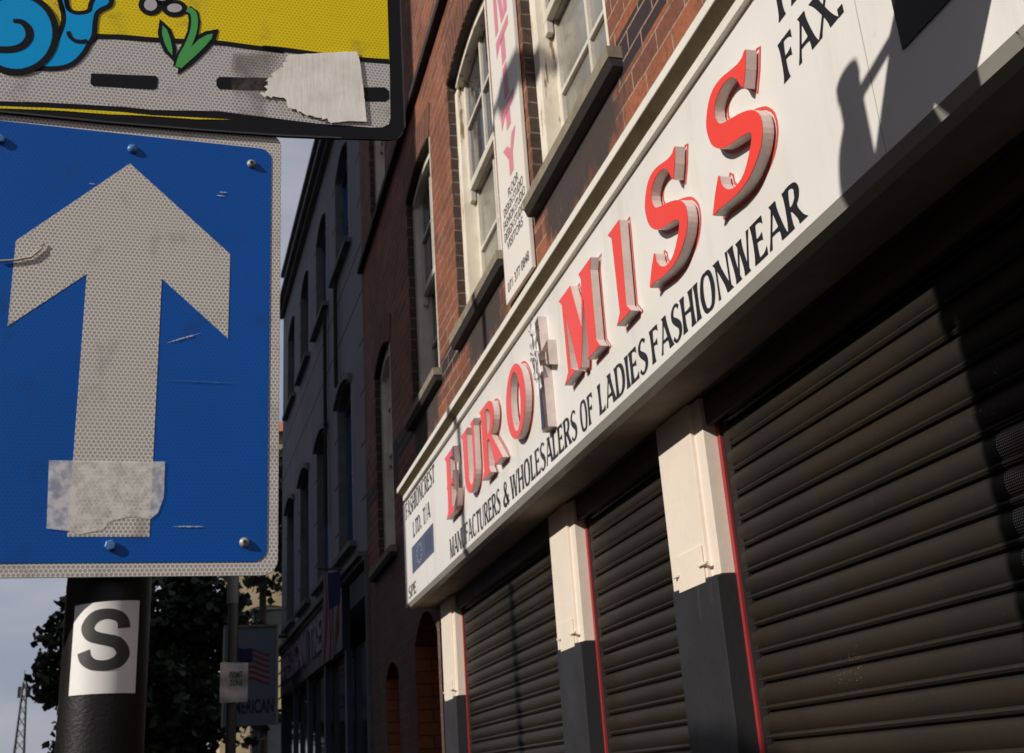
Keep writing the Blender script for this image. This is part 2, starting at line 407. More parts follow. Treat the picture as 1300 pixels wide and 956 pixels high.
# outlines of the printed and painted shapes, metres in their own plane
D = {'arrow':[(-0.0015,0.6202),(0.102,0.5253),(0.1017,0.4314),(0.0352,0.4923),(0.0359,0.2291),(-0.0339,0.2305),(-0.037,0.4908),(-0.1023,0.4321),(-0.1028,0.5219)],'b_plate':[(0.1536,0.6632),(0.1531,0.1938),(-0.1296,0.6671),(-0.0884,0.1927)],'b_field':[(0.1429,0.6306),(0.1433,0.2163),(0.1308,0.6554),(0.1331,0.2066),(-0.1283,0.6525),(-0.0896,0.2059)],'b_bolts':[(-0.0,0.6373),(0.1219,0.6339),(0.1218,0.2246),(0.0018,0.2218),(-0.1266,0.6325)],'b_tape':[(-0.0562,0.3009),(0.0464,0.302),(0.0466,0.2857),(0.0467,0.2672),(0.042,0.2523),(0.0358,0.2466),(0.0167,0.2488),(0.0002,0.2442),(-0.0056,0.2364),(-0.0259,0.232),(-0.0352,0.2352),(-0.0536,0.2374),(-0.0547,0.266)],'b_scr':[[(0.0554,0.24),(0.0596,0.2409),(0.0835,0.241),(0.0846,0.2392),(0.0727,0.2382),(0.0565,0.2386)],[(0.0408,0.3825),(0.0791,0.3867),(0.1137,0.3866),(0.1138,0.3841),(0.0792,0.382),(0.0431,0.3813)],[(0.0426,0.4229),(0.0599,0.4308),(0.0753,0.4355),(0.0744,0.4312),(0.0557,0.4251)],[(0.0858,0.5931),(0.0953,0.5933),(0.0941,0.5904),(0.087,0.5913)],[(0.0892,0.5976),(0.0975,0.5971),(0.0964,0.595),(0.0905,0.5955)],[(-0.04,0.5936),(-0.0344,0.5931),(-0.0338,0.59),(-0.0387,0.591)]],'rope':[(-0.1149,0.4979),(-0.101,0.5),(-0.0871,0.5045),(-0.0792,0.5138),(-0.0769,0.5208)],'y_plate':[(0.2924,0.8764),(0.2939,0.7148),(0.2694,0.6809),(0.1559,0.671),(-0.0246,0.6639),(-0.1286,0.6629)],'y_bg':[(-0.3151,1.0222),(0.2835,1.1821)],'y_field_r':[(0.2758,0.8734),(0.2779,0.7891),(0.2424,0.7848),(0.1921,0.783),(0.1552,0.7832),(0.131,0.7817),(0.0833,0.7836),(0.0833,0.7814),(0.0484,0.7799),(0.0188,0.7742),(-0.0171,0.7725),(-0.0413,0.7693),(-0.0456,0.7685),(-0.1365,0.7534)],'y_groundtop':[(-0.1366,0.7547),(-0.0737,0.7652),(-0.0412,0.7684),(-0.017,0.7714),(0.0121,0.7731),(0.0416,0.776),(0.0834,0.7805),(0.1142,0.7807),(0.1552,0.7812),(0.131,0.7817),(0.1552,0.7832),(0.1921,0.783),(0.2424,0.7841),(0.2767,0.7865)],'y_grey':[(-0.1329,0.7125),(-0.1019,0.7146),(-0.0813,0.7204),(-0.071,0.726),(-0.043,0.762),(-0.0411,0.7657),(-0.0169,0.7686),(0.0145,0.7701),(0.0834,0.7777),(0.1142,0.7778),(0.1552,0.7783),(0.131,0.78),(0.1552,0.7807),(0.1921,0.7805),(0.2424,0.7811),(0.2773,0.7835),(0.2763,0.7104),(0.274,0.7017),(0.2659,0.6965),(0.2533,0.6949),(0.1917,0.6919),(0.1518,0.6923),(0.101,0.693),(0.0856,0.6932),(0.0183,0.6852),(-0.0124,0.685),(-0.0888,0.6795),(-0.1297,0.675)],'y_sliver':[(-0.1292,0.6692),(-0.0883,0.6731),(-0.0464,0.6763),(-0.0121,0.6784),(0.0186,0.6785),(0.0631,0.6819),(0.0996,0.6844),(0.0632,0.6798),(0.0055,0.6768),(-0.0248,0.6739),(-0.0673,0.6721),(-0.1087,0.6687),(-0.1289,0.6666)],'y_shell':[(-0.0866,0.7645),(-0.0865,0.7574),(-0.0873,0.7504),(-0.0889,0.7436),(-0.0913,0.7372),(-0.0944,0.7314),(-0.0982,0.7263),(-0.1025,0.722),(-0.1073,0.7186),(-0.1123,0.7162),(-0.1176,0.7148),(-0.1229,0.7146),(-0.1282,0.7153),(-0.1333,0.7172),(-0.1381,0.72),(-0.1425,0.7238),(-0.1463,0.7284),(-0.1496,0.7338),(-0.1522,0.7398),(-0.154,0.7462),(-0.1551,0.753),(-0.1553,0.7599),(-0.1547,0.7668),(-0.1532,0.7736),(-0.151,0.78),(-0.148,0.786),(-0.1444,0.7913),(-0.1401,0.7958),(-0.1354,0.7994),(-0.1303,0.802),(-0.1249,0.8036),(-0.1194,0.804),(-0.114,0.8033),(-0.1087,0.8015),(-0.1038,0.7986),(-0.0992,0.7947),(-0.0952,0.7899),(-0.0919,0.7843),(-0.0893,0.7781),(-0.0875,0.7714)],'y_shell_o':[(-0.0798,0.7656),(-0.0798,0.7575),(-0.0807,0.7495),(-0.0827,0.7417),(-0.0856,0.7344),(-0.0894,0.7278),(-0.0939,0.7219),(-0.0991,0.717),(-0.1048,0.7131),(-0.1108,0.7104),(-0.1171,0.7088),(-0.1235,0.7085),(-0.1297,0.7093),(-0.1358,0.7114),(-0.1415,0.7146),(-0.1467,0.7188),(-0.1513,0.724),(-0.1551,0.7301),(-0.1582,0.7369),(-0.1603,0.7442),(-0.1616,0.7519),(-0.1618,0.7598),(-0.161,0.7677),(-0.1593,0.7754),(-0.1566,0.7828),(-0.1531,0.7896),(-0.1487,0.7957),(-0.1436,0.8009),(-0.1379,0.805),(-0.1318,0.8081),(-0.1254,0.8099),(-0.1189,0.8105),(-0.1124,0.8097),(-0.1061,0.8077),(-0.1002,0.8044),(-0.0947,0.8),(-0.09,0.7946),(-0.0861,0.7882),(-0.083,0.7812),(-0.0809,0.7736)],'y_spiral':[(-0.1255,0.773),(-0.1171,0.773),(-0.1102,0.766),(-0.1083,0.7554),(-0.1127,0.7451),(-0.1206,0.739),(-0.1308,0.7362),(-0.1432,0.7361),(-0.1542,0.7437),(-0.1595,0.7563),(-0.1579,0.7728)],'y_body':[(-0.0793,0.8147),(-0.076,0.7983),(-0.0679,0.7919),(-0.0571,0.7932),(-0.0497,0.7987),(-0.0481,0.809),(-0.0432,0.8199),(-0.0343,0.8201),(-0.0338,0.8115),(-0.0412,0.8051),(-0.0463,0.7979),(-0.0478,0.7864),(-0.0482,0.7681),(-0.0525,0.7563),(-0.0562,0.7461),(-0.065,0.7324),(-0.0774,0.7251),(-0.0942,0.7233),(-0.0856,0.7354),(-0.0803,0.7518),(-0.0745,0.7762),(-0.0752,0.7928),(-0.08,0.8089)],'y_smile':[(-0.0712,0.769),(-0.0693,0.7632),(-0.0647,0.759),(-0.0581,0.7582),(-0.0517,0.7606)],'y_scratch':[(-0.0929,0.8066),(-0.0882,0.8018),(-0.0839,0.7927),(-0.0816,0.785)],'y_petals':[[(0.0169,0.8192),(0.0167,0.8166),(0.0158,0.8142),(0.0143,0.8122),(0.0125,0.8107),(0.0104,0.8099),(0.0083,0.81),(0.0063,0.8108),(0.0048,0.8123),(0.0037,0.8143),(0.0032,0.8167),(0.0035,0.8193),(0.0043,0.8217),(0.0057,0.8238),(0.0076,0.8253),(0.0097,0.826),(0.0118,0.826),(0.0138,0.8252),(0.0154,0.8237),(0.0164,0.8216)],[(0.0433,0.8195),(0.043,0.8177),(0.0419,0.8159),(0.0402,0.8143),(0.038,0.8131),(0.0356,0.8124),(0.0332,0.8122),(0.031,0.8126),(0.0292,0.8136),(0.028,0.815),(0.0276,0.8167),(0.0279,0.8186),(0.0289,0.8204),(0.0306,0.822),(0.0328,0.8232),(0.0352,0.8239),(0.0376,0.8241),(0.0399,0.8237),(0.0416,0.8227),(0.0428,0.8213)],[(0.0158,0.8439),(0.0156,0.8413),(0.0147,0.8388),(0.0133,0.8367),(0.0114,0.8352),(0.0093,0.8344),(0.0072,0.8344),(0.0052,0.8352),(0.0036,0.8368),(0.0025,0.8388),(0.0021,0.8413),(0.0023,0.8439),(0.0032,0.8463),(0.0046,0.8484),(0.0064,0.85),(0.0086,0.8508),(0.0107,0.8508),(0.0127,0.85),(0.0143,0.8484),(0.0154,0.8463)],[(0.0423,0.8518),(0.0421,0.849),(0.0412,0.8463),(0.0397,0.8441),(0.0378,0.8425),(0.0357,0.8417),(0.0335,0.8417),(0.0315,0.8426),(0.0299,0.8442),(0.0288,0.8465),(0.0284,0.8492),(0.0286,0.852),(0.0295,0.8546),(0.031,0.8569),(0.0329,0.8585),(0.035,0.8593),(0.0372,0.8593),(0.0392,0.8584),(0.0408,0.8567),(0.0419,0.8545)],[(0.0283,0.8329),(0.0281,0.8309),(0.0272,0.8289),(0.0257,0.8272),(0.0238,0.826),(0.0217,0.8253),(0.0196,0.8252),(0.0176,0.8258),(0.016,0.8269),(0.015,0.8285),(0.0145,0.8304),(0.0148,0.8325),(0.0157,0.8344),(0.0172,0.8361),(0.019,0.8374),(0.0212,0.8381),(0.0233,0.8382),(0.0253,0.8376),(0.0269,0.8365),(0.0279,0.8349)]],'y_stem':[(0.0489,0.8191),(0.0553,0.8152),(0.0573,0.8045),(0.0562,0.7899),(0.0515,0.7719),(0.0458,0.7568),(0.0425,0.7417)],'y_leaf1':[(0.0237,0.793),(0.0285,0.7881),(0.0324,0.7773),(0.0352,0.7636),(0.0355,0.7557),(0.0308,0.7614),(0.0262,0.772),(0.0235,0.7829)],'y_leaf2':[(0.0457,0.7413),(0.0475,0.7543),(0.0534,0.7679),(0.0623,0.7808),(0.0714,0.7889),(0.0772,0.7911),(0.0762,0.7846),(0.0695,0.7734),(0.0606,0.7606),(0.0518,0.7493)],'y_stripe1':[(-0.0453,0.7211),(0.0197,0.7277),(0.0221,0.7247),(0.0215,0.7128),(0.0183,0.7104),(-0.0429,0.706),(-0.0454,0.7084)],'y_stripe2':[(0.0855,0.7364),(0.1374,0.7431),(0.246,0.7467),(0.2704,0.7503),(0.2752,0.7466),(0.2753,0.7356),(0.271,0.7314),(0.2456,0.7278),(0.1376,0.7265),(0.0859,0.7209),(0.0829,0.7244),(0.0827,0.7325)],'y_tape':[(0.1603,0.776),(0.1921,0.783),(0.2383,0.7929),(0.2413,0.7834),(0.2449,0.747),(0.2482,0.7004),(0.2285,0.6987),(0.208,0.6936),(0.2019,0.6967),(0.1877,0.7007),(0.1716,0.7004),(0.1636,0.7072),(0.1556,0.715),(0.1496,0.7177),(0.1377,0.716),(0.1308,0.7185),(0.1376,0.7254),(0.1346,0.7308),(0.1394,0.741),(0.1453,0.7514),(0.1553,0.759),(0.1583,0.7679)],'y_tape2':[(0.0994,0.7682),(0.131,0.7757),(0.1603,0.7779),(0.1553,0.759),(0.1453,0.7514),(0.1356,0.731),(0.1377,0.7195),(0.132,0.7024),(0.138,0.6916),(0.1107,0.6902),(0.1009,0.698),(0.0979,0.7442)],'S':[(2.013,1.542),(2.05,1.461),(2.075,1.503),(2.102,1.524),(2.139,1.532),(2.176,1.526),(2.201,1.509),(2.209,1.484),(2.196,1.457),(2.168,1.441),(2.094,1.418),(2.043,1.397),(2.018,1.38),(1.998,1.355),(1.995,1.323),(2.005,1.299),(2.025,1.276),(2.062,1.256),(2.101,1.243),(2.167,1.24),(2.258,1.252),(2.293,1.254),(2.235,1.333),(2.228,1.307),(2.205,1.28),(2.173,1.264),(2.141,1.261),(2.108,1.27),(2.076,1.295),(2.047,1.332),(2.067,1.35),(2.135,1.367),(2.187,1.381),(2.22,1.4),(2.247,1.428),(2.26,1.469),(2.256,1.5),(2.231,1.536),(2.198,1.554),(2.153,1.555),(2.104,1.544),(2.065,1.535),(2.036,1.535)]}
# ------------------------------------------------------------------ materials
def brick_mat(name, c1, c2, mortar, axes='YZ', soot=False, bw=0.232, rh=0.0825, dz=0.0, band=None):
    t = NT(name)
    o = t.sep(t.obj())
    u = o[1] if axes == 'YZ' else o[0]
    wob = t.noise(14.0, 2.0)
    v = t.comb(u, t.math('ADD', t.math('ADD', o[2], dz), t.math('MULTIPLY', t.math('SUBTRACT', wob, 0.5), 0.008)), 0.0)
    br = t.n('TexBrick'); br.offset = 0.5; br.squash = 1.0
    t.l(v, br.inputs['Vector'])
    br.inputs['Scale'].default_value = 1.0
    br.inputs['Brick Width'].default_value = bw
    br.inputs['Row Height'].default_value = rh
    br.inputs['Mortar Size'].default_value = 0.0045
    br.inputs['Mortar Smooth'].default_value = 0.25
    br.inputs['Bias'].default_value = -0.1
    br.inputs['Color1'].default_value = (*c1, 1); br.inputs['Color2'].default_value = (*c2, 1); br.inputs['Mortar'].default_value = (*mortar, 1)
    n1 = t.noise(2.3, 6.0)
    n2 = t.noise(38.0, 5.0)
    col = t.mix(t.math('MULTIPLY', t.step(n1, 0.35, 0.7), 0.6), br.outputs['Color'], k(c1, 0.45))
    col = t.mix(t.math('MULTIPLY', t.step(n2, 0.45, 0.7), 0.5), col, k(c2, 0.5))
    if soot:
        # courses of blue-black bricks level with the sills, and soot with runs below each sill
        z = t.math('SUBTRACT', o[2], 1.6 - PZ)
        inb = t.math('MULTIPLY', t.math('GREATER_THAN', z, 2.305), t.math('LESS_THAN', z, 2.47))
        fm = t.math('SUBTRACT', 1.0, br.outputs['Fac'])
        col = t.mix(t.math('MULTIPLY', t.math('MULTIPLY', inb, fm), 0.93), col, (0.022, 0.021, 0.026))
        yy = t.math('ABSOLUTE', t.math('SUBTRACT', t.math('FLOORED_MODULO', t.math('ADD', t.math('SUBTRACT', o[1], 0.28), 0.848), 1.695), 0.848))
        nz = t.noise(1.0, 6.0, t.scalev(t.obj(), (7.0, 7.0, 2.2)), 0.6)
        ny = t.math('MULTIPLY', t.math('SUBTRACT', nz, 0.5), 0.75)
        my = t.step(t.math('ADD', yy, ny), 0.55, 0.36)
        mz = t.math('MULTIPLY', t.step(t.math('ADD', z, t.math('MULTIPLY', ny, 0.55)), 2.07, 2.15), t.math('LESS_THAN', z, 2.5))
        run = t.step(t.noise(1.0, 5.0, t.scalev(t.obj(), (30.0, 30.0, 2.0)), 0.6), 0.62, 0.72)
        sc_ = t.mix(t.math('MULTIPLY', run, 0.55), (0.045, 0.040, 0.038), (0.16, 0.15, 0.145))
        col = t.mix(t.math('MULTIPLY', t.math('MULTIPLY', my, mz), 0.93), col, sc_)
    h = t.math('ADD', t.math('MULTIPLY', br.outputs['Fac'], -1.0), t.math('MULTIPLY', n2, 0.25))
    t.bump(h, 0.7, 0.004)
    return t.fin(col, 0.85, 0, 0.3)

PZ = 0.0
def hexmat(name, light, dark, pitch, rad=0.40, rough=0.35, grime=(0.09, 0.07, 0.045), edge=None):
    """retro-reflective sheeting: round cells in a fine honeycomb"""
    t = NT(name)
    o = t.sep(t.obj())
    x = t.math('DIVIDE', o[0], pitch); z = t.math('DIVIDE', o[2], pitch * 1.7320508)
    def cell(ox):
        a = t.math('SUBTRACT', t.math('FRACT', t.math('ADD', x, 100.0 + ox)), 0.5)
        b = t.math('MULTIPLY', t.math('SUBTRACT', t.math('FRACT', t.math('ADD', z, 100.0 + ox)), 0.5), 1.7320508)
        return t.math('SQRT', t.math('ADD', t.math('MULTIPLY', a, a), t.math('MULTIPLY', b, b)))
    d = t.math('MINIMUM', cell(0.0), cell(0.5))
    f = t.step(d, rad - 0.07, rad + 0.07)
    n1 = t.noise(24.0, 6.0)
    col = t.mix(f, dark, light)
    col = t.mix(t.math('MULTIPLY', t.step(n1, 0.55, 0.75), 0.42), col, grime)
    t.bump(f, 0.12, 0.0004)
    n3 = t.noise(5.0, 5.0)
    col = t.mix(t.math('MULTIPLY', t.step(n3, 0.42, 0.7), 0.22), col, k(light, 0.62))
    return t.fin(col, rough, 0, 0.28)

M = {}
M['brick'] = brick_mat('red_brick', (0.33, 0.112, 0.055), (0.14, 0.062, 0.048), (0.40, 0.29, 0.21), soot=True)
M['brick_plain'] = brick_mat('old_brick', (0.17, 0.095, 0.075), (0.12, 0.07, 0.06), (0.20, 0.17, 0.14))
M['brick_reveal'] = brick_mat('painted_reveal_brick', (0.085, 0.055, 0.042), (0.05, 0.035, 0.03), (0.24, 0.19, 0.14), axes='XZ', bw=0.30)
M['brick_door'] = brick_mat('dark_red_brick', (0.34, 0.10, 0.04), (0.26, 0.08, 0.035), (0.10, 0.045, 0.025), axes='XZ', bw=0.22)
M['arch'] = dirty('arch_brick', (0.20, 0.085, 0.05), 0.85, 0.5, 9.0, 0.5)
M['peel'] = None
t = NT('peeling_cream_paint')
n = t.noise(1.0, 8.0, t.scalev(t.obj(), (22.0, 22.0, 2.2)), 0.7)
n0 = t.noise(5.0, 4.0)
c = t.mix(t.step(n0, 0.3, 0.8), (0.86, 0.79, 0.67), (0.68, 0.60, 0.48))
c = t.mix(t.step(n, 0.56, 0.61), c, (0.26, 0.17, 0.08))
t.bump(n, 0.6, 0.003)
M['peel'] = t.fin(c, 0.6)
M['sash'] = dirty('sash_paint', (0.74, 0.68, 0.58), 0.5, 0.7, 8.0, 0.2, 40, dirt=(0.2, 0.16, 0.1), dirt_lo=0.62)
M['sill'] = dirty('sill_stone', (0.30, 0.255, 0.18), 0.85, 0.5, 14.0, 0.6, 90)
M['string'] = dirty('black_ledge_and_shade', (0.028, 0.022, 0.018), 0.85, 0.6, 10.0, 0.5)  # own black of the ledge; also painted shade under sills and window arches
t = NT('window_glass'); M['glass'] = t.fin(t.mix(t.noise(3.0, 3.0), (0.030, 0.033, 0.038), (0.06, 0.065, 0.07)), 0.07, 0, 0.9)
M['blind'] = dirty('dusty_blind', (0.30, 0.285, 0.245), 0.16, 0.5, 2.2, spec=0.8)
M['dark'] = NT('unlit_interior').fin((0.006, 0.006, 0.006), 0.9, 0, 0.1)
# fascia
t = NT('fascia_panel')
n1 = t.noise(1.2, 5.0); n2 = t.noise(1.0, 7.0, t.scalev(t.obj(), (6.0, 6.0, 0.8)), 0.65); n3 = t.noise(30.0, 3.0)
c = t.mix(t.step(n1, 0.3, 0.75), (0.79, 0.765, 0.725), (0.73, 0.70, 0.655))
c = t.mix(t.math('MULTIPLY', t.step(n2, 0.50, 0.72), 0.42), c, (0.56, 0.51, 0.43))
c = t.mix(t.math('MULTIPLY', t.step(n3, 0.66, 0.8), 0.22), c, (0.35, 0.3, 0.25))
t.bump(t.noise(1.1, 2.0), 0.25, 0.02)
M['panel'] = t.fin(c, 0.36, 0, 0.5)
M['cream'] = dirty('cream_joinery', (0.84, 0.73, 0.61), 0.5, 0.88, 5.0, 0.35, 45, dirt=(0.45, 0.33, 0.20), dirt_lo=0.64, streak=True)
M['cornice'] = dirty('cornice_paint', (0.80, 0.76, 0.68), 0.55, 0.85, 4.0, 0.1, dirt=(0.30, 0.25, 0.15), dirt_lo=0.66)
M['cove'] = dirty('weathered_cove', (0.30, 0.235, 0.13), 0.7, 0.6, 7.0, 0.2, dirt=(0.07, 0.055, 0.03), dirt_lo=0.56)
M['sleeve'] = dirty('pole_sleeve', (0.12, 0.12, 0.12), 0.5, 0.7, 6.0)
M['trim'] = dirty('grey_trim', (0.40, 0.385, 0.34), 0.45, 0.85, 6.0)
M['soffit'] = dirty('soffit_board', (0.30, 0.245, 0.18), 0.7, 0.5, 2.5, 0.2, dirt=(0.42, 0.35, 0.27), dirt_lo=0.6)
M['boxwood'] = dirty('brown_shutter_box', (0.075, 0.05, 0.035), 0.6, 0.6, 5.0)
M['blackpaint'] = dirty('black_plinth_paint', (0.026, 0.025, 0.027), 0.42, 0.6, 6.0, 0.3, 50, dirt=(0.055, 0.052, 0.050), dirt_lo=0.58, streak=True)
M['redpaint'] = dirty('red_strip', (0.33, 0.030, 0.035), 0.45, 0.8, 6.0)
M['guide'] = NT('black_guide').fin((0.008, 0.007, 0.007), 0.6)
M['black_text'] = dirty('sign_black', (0.014, 0.014, 0.017), 0.4, 0.7, 5.0)
M['red'] = dirty('red_acrylic', (0.90, 0.070, 0.050), 0.28, 0.9, 3.0)
M['redline'] = NT('red_line').fin((0.72, 0.07, 0.05), 0.4)
M['return'] = dirty('letter_return', (0.74, 0.62, 0.58), 0.32, 0.75, 20.0, dirt=(0.30, 0.20, 0.16), dirt_lo=0.64)
M['navy'] = NT('navy_face').fin((0.03, 0.035, 0.075), 0.4)
M['foil'] = dirty('torn_film', (0.90, 0.89, 0.90), 0.3, 0.8, 30.0, 0.4, 30)
M['blackboard'] = dirty('black_board', (0.012, 0.012, 0.014), 0.4, 0.7, 5.0)
# shutter
t = NT('shutter_slats')
o_ = t.sep(t.obj())
n1 = t.noise(1.6, 6.0); n2 = t.noise(1.0, 6.0, t.scalev(t.obj(), (1.0, 1.2, 30.0)), 0.6); n3 = t.noise(90.0, 3.0)
c = t.mix(t.step(n1, 0.3, 0.75), (0.029, 0.0225, 0.015), (0.018, 0.0155, 0.0125))
c = t.mix(t.math('MULTIPLY', t.step(n2, 0.5, 0.75), 0.5), c, (0.018, 0.016, 0.015))
c = t.mix(t.math('MULTIPLY', t.step(n3, 0.62, 0.8), 0.3), c, (0.085, 0.07, 0.055))
n4 = t.noise(1.0, 7.0, t.scalev(t.obj(), (6.0, 6.0, 0.5)), 0.65)
c = t.mix(t.math('MULTIPLY', t.step(n4, 0.55, 0.72), 0.5), c, (0.014, 0.012, 0.011))
n5 = t.noise(1.0, 8.0, t.scalev(t.obj(), (14.0, 14.0, 3.0)), 0.75)
c = t.mix(t.math('MULTIPLY', t.step(n5, 0.66, 0.74), 0.35), c, (0.12, 0.105, 0.09))
spk = t.math('MULTIPLY', t.math('GREATER_THAN', t.noise(260.0, 2.0), 0.70), t.step(t.noise(2.4, 3.0), 0.60, 0.70))
c = t.mix(spk, c, (0.45, 0.40, 0.30))
# pale dots painted for light through the wide shutter's perforations, near part only
px_ = t.math('SUBTRACT', t.math('FRACT', t.math('MULTIPLY', o_[1], 190.0)), 0.5)
pz_ = t.math('SUBTRACT', t.math('FRACT', t.math('MULTIPLY', o_[2], 190.0)), 0.5)
pd = t.math('SQRT', t.math('ADD', t.math('MULTIPLY', px_, px_), t.math('MULTIPLY', pz_, pz_)))
pm = t.math('MULTIPLY', t.math('LESS_THAN', pd, 0.30), t.math('MULTIPLY', t.math('LESS_THAN', o_[1], 1.80 - 3.5), t.math('LESS_THAN', o_[2], 2.16)))
pn = t.step(t.noise(5.0, 3.0), 0.42, 0.62)
c = t.mix(t.math('MULTIPLY', pm, t.math('MULTIPLY', pn, 0.85)), c, (0.62, 0.50, 0.48))
t.bump(t.math('ADD', t.math('MULTIPLY', n3, 0.1), t.noise(3.0, 3.0)), 0.10, 0.02)
M['slat'] = t.fin(c, 0.45, 0, 0.25)
M['stucco'] = None
t = NT('blue_grey_render')
o_ = t.sep(t.obj())
n1 = t.noise(0.9, 6.0); n2 = t.noise(1.0, 7.0, t.scalev(t.obj(), (5.0, 5.0, 0.6)), 0.6)
c = t.mix(t.step(n1, 0.3, 0.75), (0.25, 0.275, 0.325), (0.195, 0.22, 0.265))
c = t.mix(t.math('MULTIPLY', t.step(n2, 0.5, 0.75), 0.5), c, (0.085, 0.085, 0.095))
zz = t.math('SUBTRACT', o_[2], 1.6)
fr_ = t.math('ABSOLUTE', t.math('SUBTRACT', t.math('FLOORED_MODULO', t.math('ADD', t.math('SUBTRACT', zz, 5.04), 10.46), 0.51), 0.26))
jn = t.math('LESS_THAN', fr_, 0.012)
pier = t.math('LESS_THAN', t.math('ABSOLUTE', t.math('SUBTRACT', t.math('FLOORED_MODULO', t.math('SUBTRACT', o_[1], -3.6 - 0.40), 1.70), 0.35)), 0.30)
full = t.math('MULTIPLY', t.math('GREATER_THAN', zz, 4.2), t.math('LESS_THAN', zz, 5.3))
jm = t.math('MULTIPLY', jn, t.math('MAXIMUM', pier, full))
jm = t.math('MULTIPLY', jm, t.math('LESS_THAN', zz, 7.0))
c = t.mix(jm, c, (0.02, 0.022, 0.03))
t.bump(t.math('SUBTRACT', n2, t.math('MULTIPLY', jm, 2.0)), 0.4, 0.012)
M['stucco'] = t.fin(c, 0.8, 0, 0.3)
M['stucco_trim'] = dirty('render_moulding', (0.15, 0.16, 0.17), 0.8, 0.6, 6.0, 0.3, dirt=(0.04, 0.04, 0.045), dirt_lo=0.55)
M['bluewin'] = dirty('blue_window_paint', (0.035, 0.10, 0.23), 0.4, 0.7, 4.0)
M['shopblue'] = dirty('shopfront_blue', (0.045, 0.055, 0.10), 0.5, 0.6, 4.0)
M['mauve'] = dirty('mauve_letters', (0.20, 0.16, 0.24), 0.5, 0.7, 6.0)
M['asphalt'] = dirty('asphalt', (0.055, 0.053, 0.050), 0.9, 0.7, 1.5, 0.6, 120)
M['paving'] = brick_mat('paving_slabs', (0.18, 0.165, 0.145), (0.15, 0.14, 0.125), (0.07, 0.065, 0.06), bw=0.9, rh=0.6)
M['kerb'] = dirty('kerb_stone', (0.30, 0.28, 0.25), 0.8, 0.7, 8.0, 0.3)
M['yellowline'] = dirty('yellow_line', (0.62, 0.42, 0.05), 0.6, 0.7, 9.0)
# signs
M['hexwhite'] = hexmat('white_sheeting', (0.84, 0.79, 0.73), (0.37, 0.345, 0.32), 0.0041, 0.41)
M['hexgrey'] = hexmat('grey_sheeting', (0.78, 0.74, 0.72), (0.35, 0.33, 0.32), 0.0043, 0.42)
M['hexyellow'] = hexmat('yellow_sheeting', (0.98, 0.76, 0.012), (0.70, 0.51, 0.004), 0.0043, 0.40)
M['hexblue'] = hexmat('blue_sheeting', (0.0003, 0.095, 0.44), (0.0003, 0.076, 0.37), 0.0041, 0.40, 0.42, (0.01, 0.05, 0.16))
M['signblack'] = dirty('sign_black_print', (0.008, 0.009, 0.012), 0.45, 0.7, 8.0, spec=0.2)
M['signcyan'] = dirty('snail_blue', (0.0, 0.36, 0.80), 0.4, 0.9, 10.0, spec=0.25)
M['signgreen'] = dirty('leaf_green', (0.07, 0.40, 0.09), 0.4, 0.85, 10.0)
M['signpetal'] = dirty('petal_grey', (0.52, 0.48, 0.50), 0.35, 0.9, 10.0)
M['alu'] = dirty('dull_aluminium', (0.40, 0.39, 0.37), 0.5, 0.7, 20.0, metal=0.3)
M['steelblack'] = dirty('black_pole_paint', (0.010, 0.008, 0.008), 0.45, 0.5, 30.0, 0.25, 300, spec=0.35, dirt=(0.05, 0.035, 0.03), dirt_lo=0.6)
t = NT('torn_tape')
n1 = t.noise(26.0, 8.0, None, 0.7); n2 = t.noise(1.0, 5.0, t.scalev(t.obj(), (160.0, 20.0, 14.0)), 0.6)
c = t.mix(t.step(n1, 0.35, 0.7), (0.97, 0.93, 0.87), (0.80, 0.75, 0.68))
c = t.mix(t.math('MULTIPLY', t.step(n2, 0.5, 0.7), 0.4), c, (0.95, 0.90, 0.82))
t.bump(n2, 0.5, 0.001)
M['tape'] = t.fin(c, 0.4)
def film(name, col_, a0, a1, sc_):
    t = NT(name)
    n1 = t.noise(sc_, 8.0, None, 0.7)
    t.val(t.b.inputs['Alpha'], t.math('MULTIPLY_ADD', t.step(n1, 0.38, 0.62), a1 - a0, a0))
    return t.fin(t.mix(t.step(n1, 0.3, 0.6), k(col_, 0.75), col_), 0.5)
M['film'] = film('cloudy_tape', (0.97, 0.94, 0.88), 0.42, 0.68, 75.0)
M['residue'] = film('tape_residue', (0.16, 0.14, 0.11), 0.05, 0.5, 14.0)
M['sticker'] = dirty('sticker_paper', (0.84, 0.82, 0.78), 0.45, 0.9, 20.0)
M['stickerS'] = dirty('sticker_ink', (0.045, 0.042, 0.036), 0.5, 0.7, 14.0)
M['flagred'] = dirty('flag_red', (0.20, 0.05, 0.07), 0.8, 0.8, 5.0)
M['flagwhite'] = dirty('flag_white', (0.23, 0.21, 0.25), 0.8, 0.8, 5.0)
M['flagblue'] = dirty('flag_blue', (0.02, 0.025, 0.10), 0.8, 0.8, 5.0)
M['boardgrey'] = dirty('pale_blue_board', (0.13, 0.17, 0.22), 0.5, 0.85, 3.0)
M['beige'] = brick_mat('beige_brick', (0.56, 0.43, 0.25), (0.50, 0.38, 0.22), (0.52, 0.42, 0.28))
M['tile'] = dirty('orange_tile', (0.50, 0.17, 0.07), 0.8, 0.6, 5.0, 0.4)
M['plastic'] = dirty('notice_film', (0.36, 0.34, 0.34), 0.3, 0.7, 30.0, 0.6, 40)
M['bark'] = dirty('bark', (0.09, 0.07, 0.05), 0.9, 0.5, 12.0, 0.8)
M['leaf'] = dirty('leaf', (0.030, 0.048, 0.018), 0.6, 0.6, 1.2)
M['greypole'] = dirty('grey_pole_paint', (0.028, 0.027, 0.027), 0.5, 0.6, 8.0)
M['pinksign'] = NT('faded_pink').fin((0.68, 0.23, 0.30), 0.45)
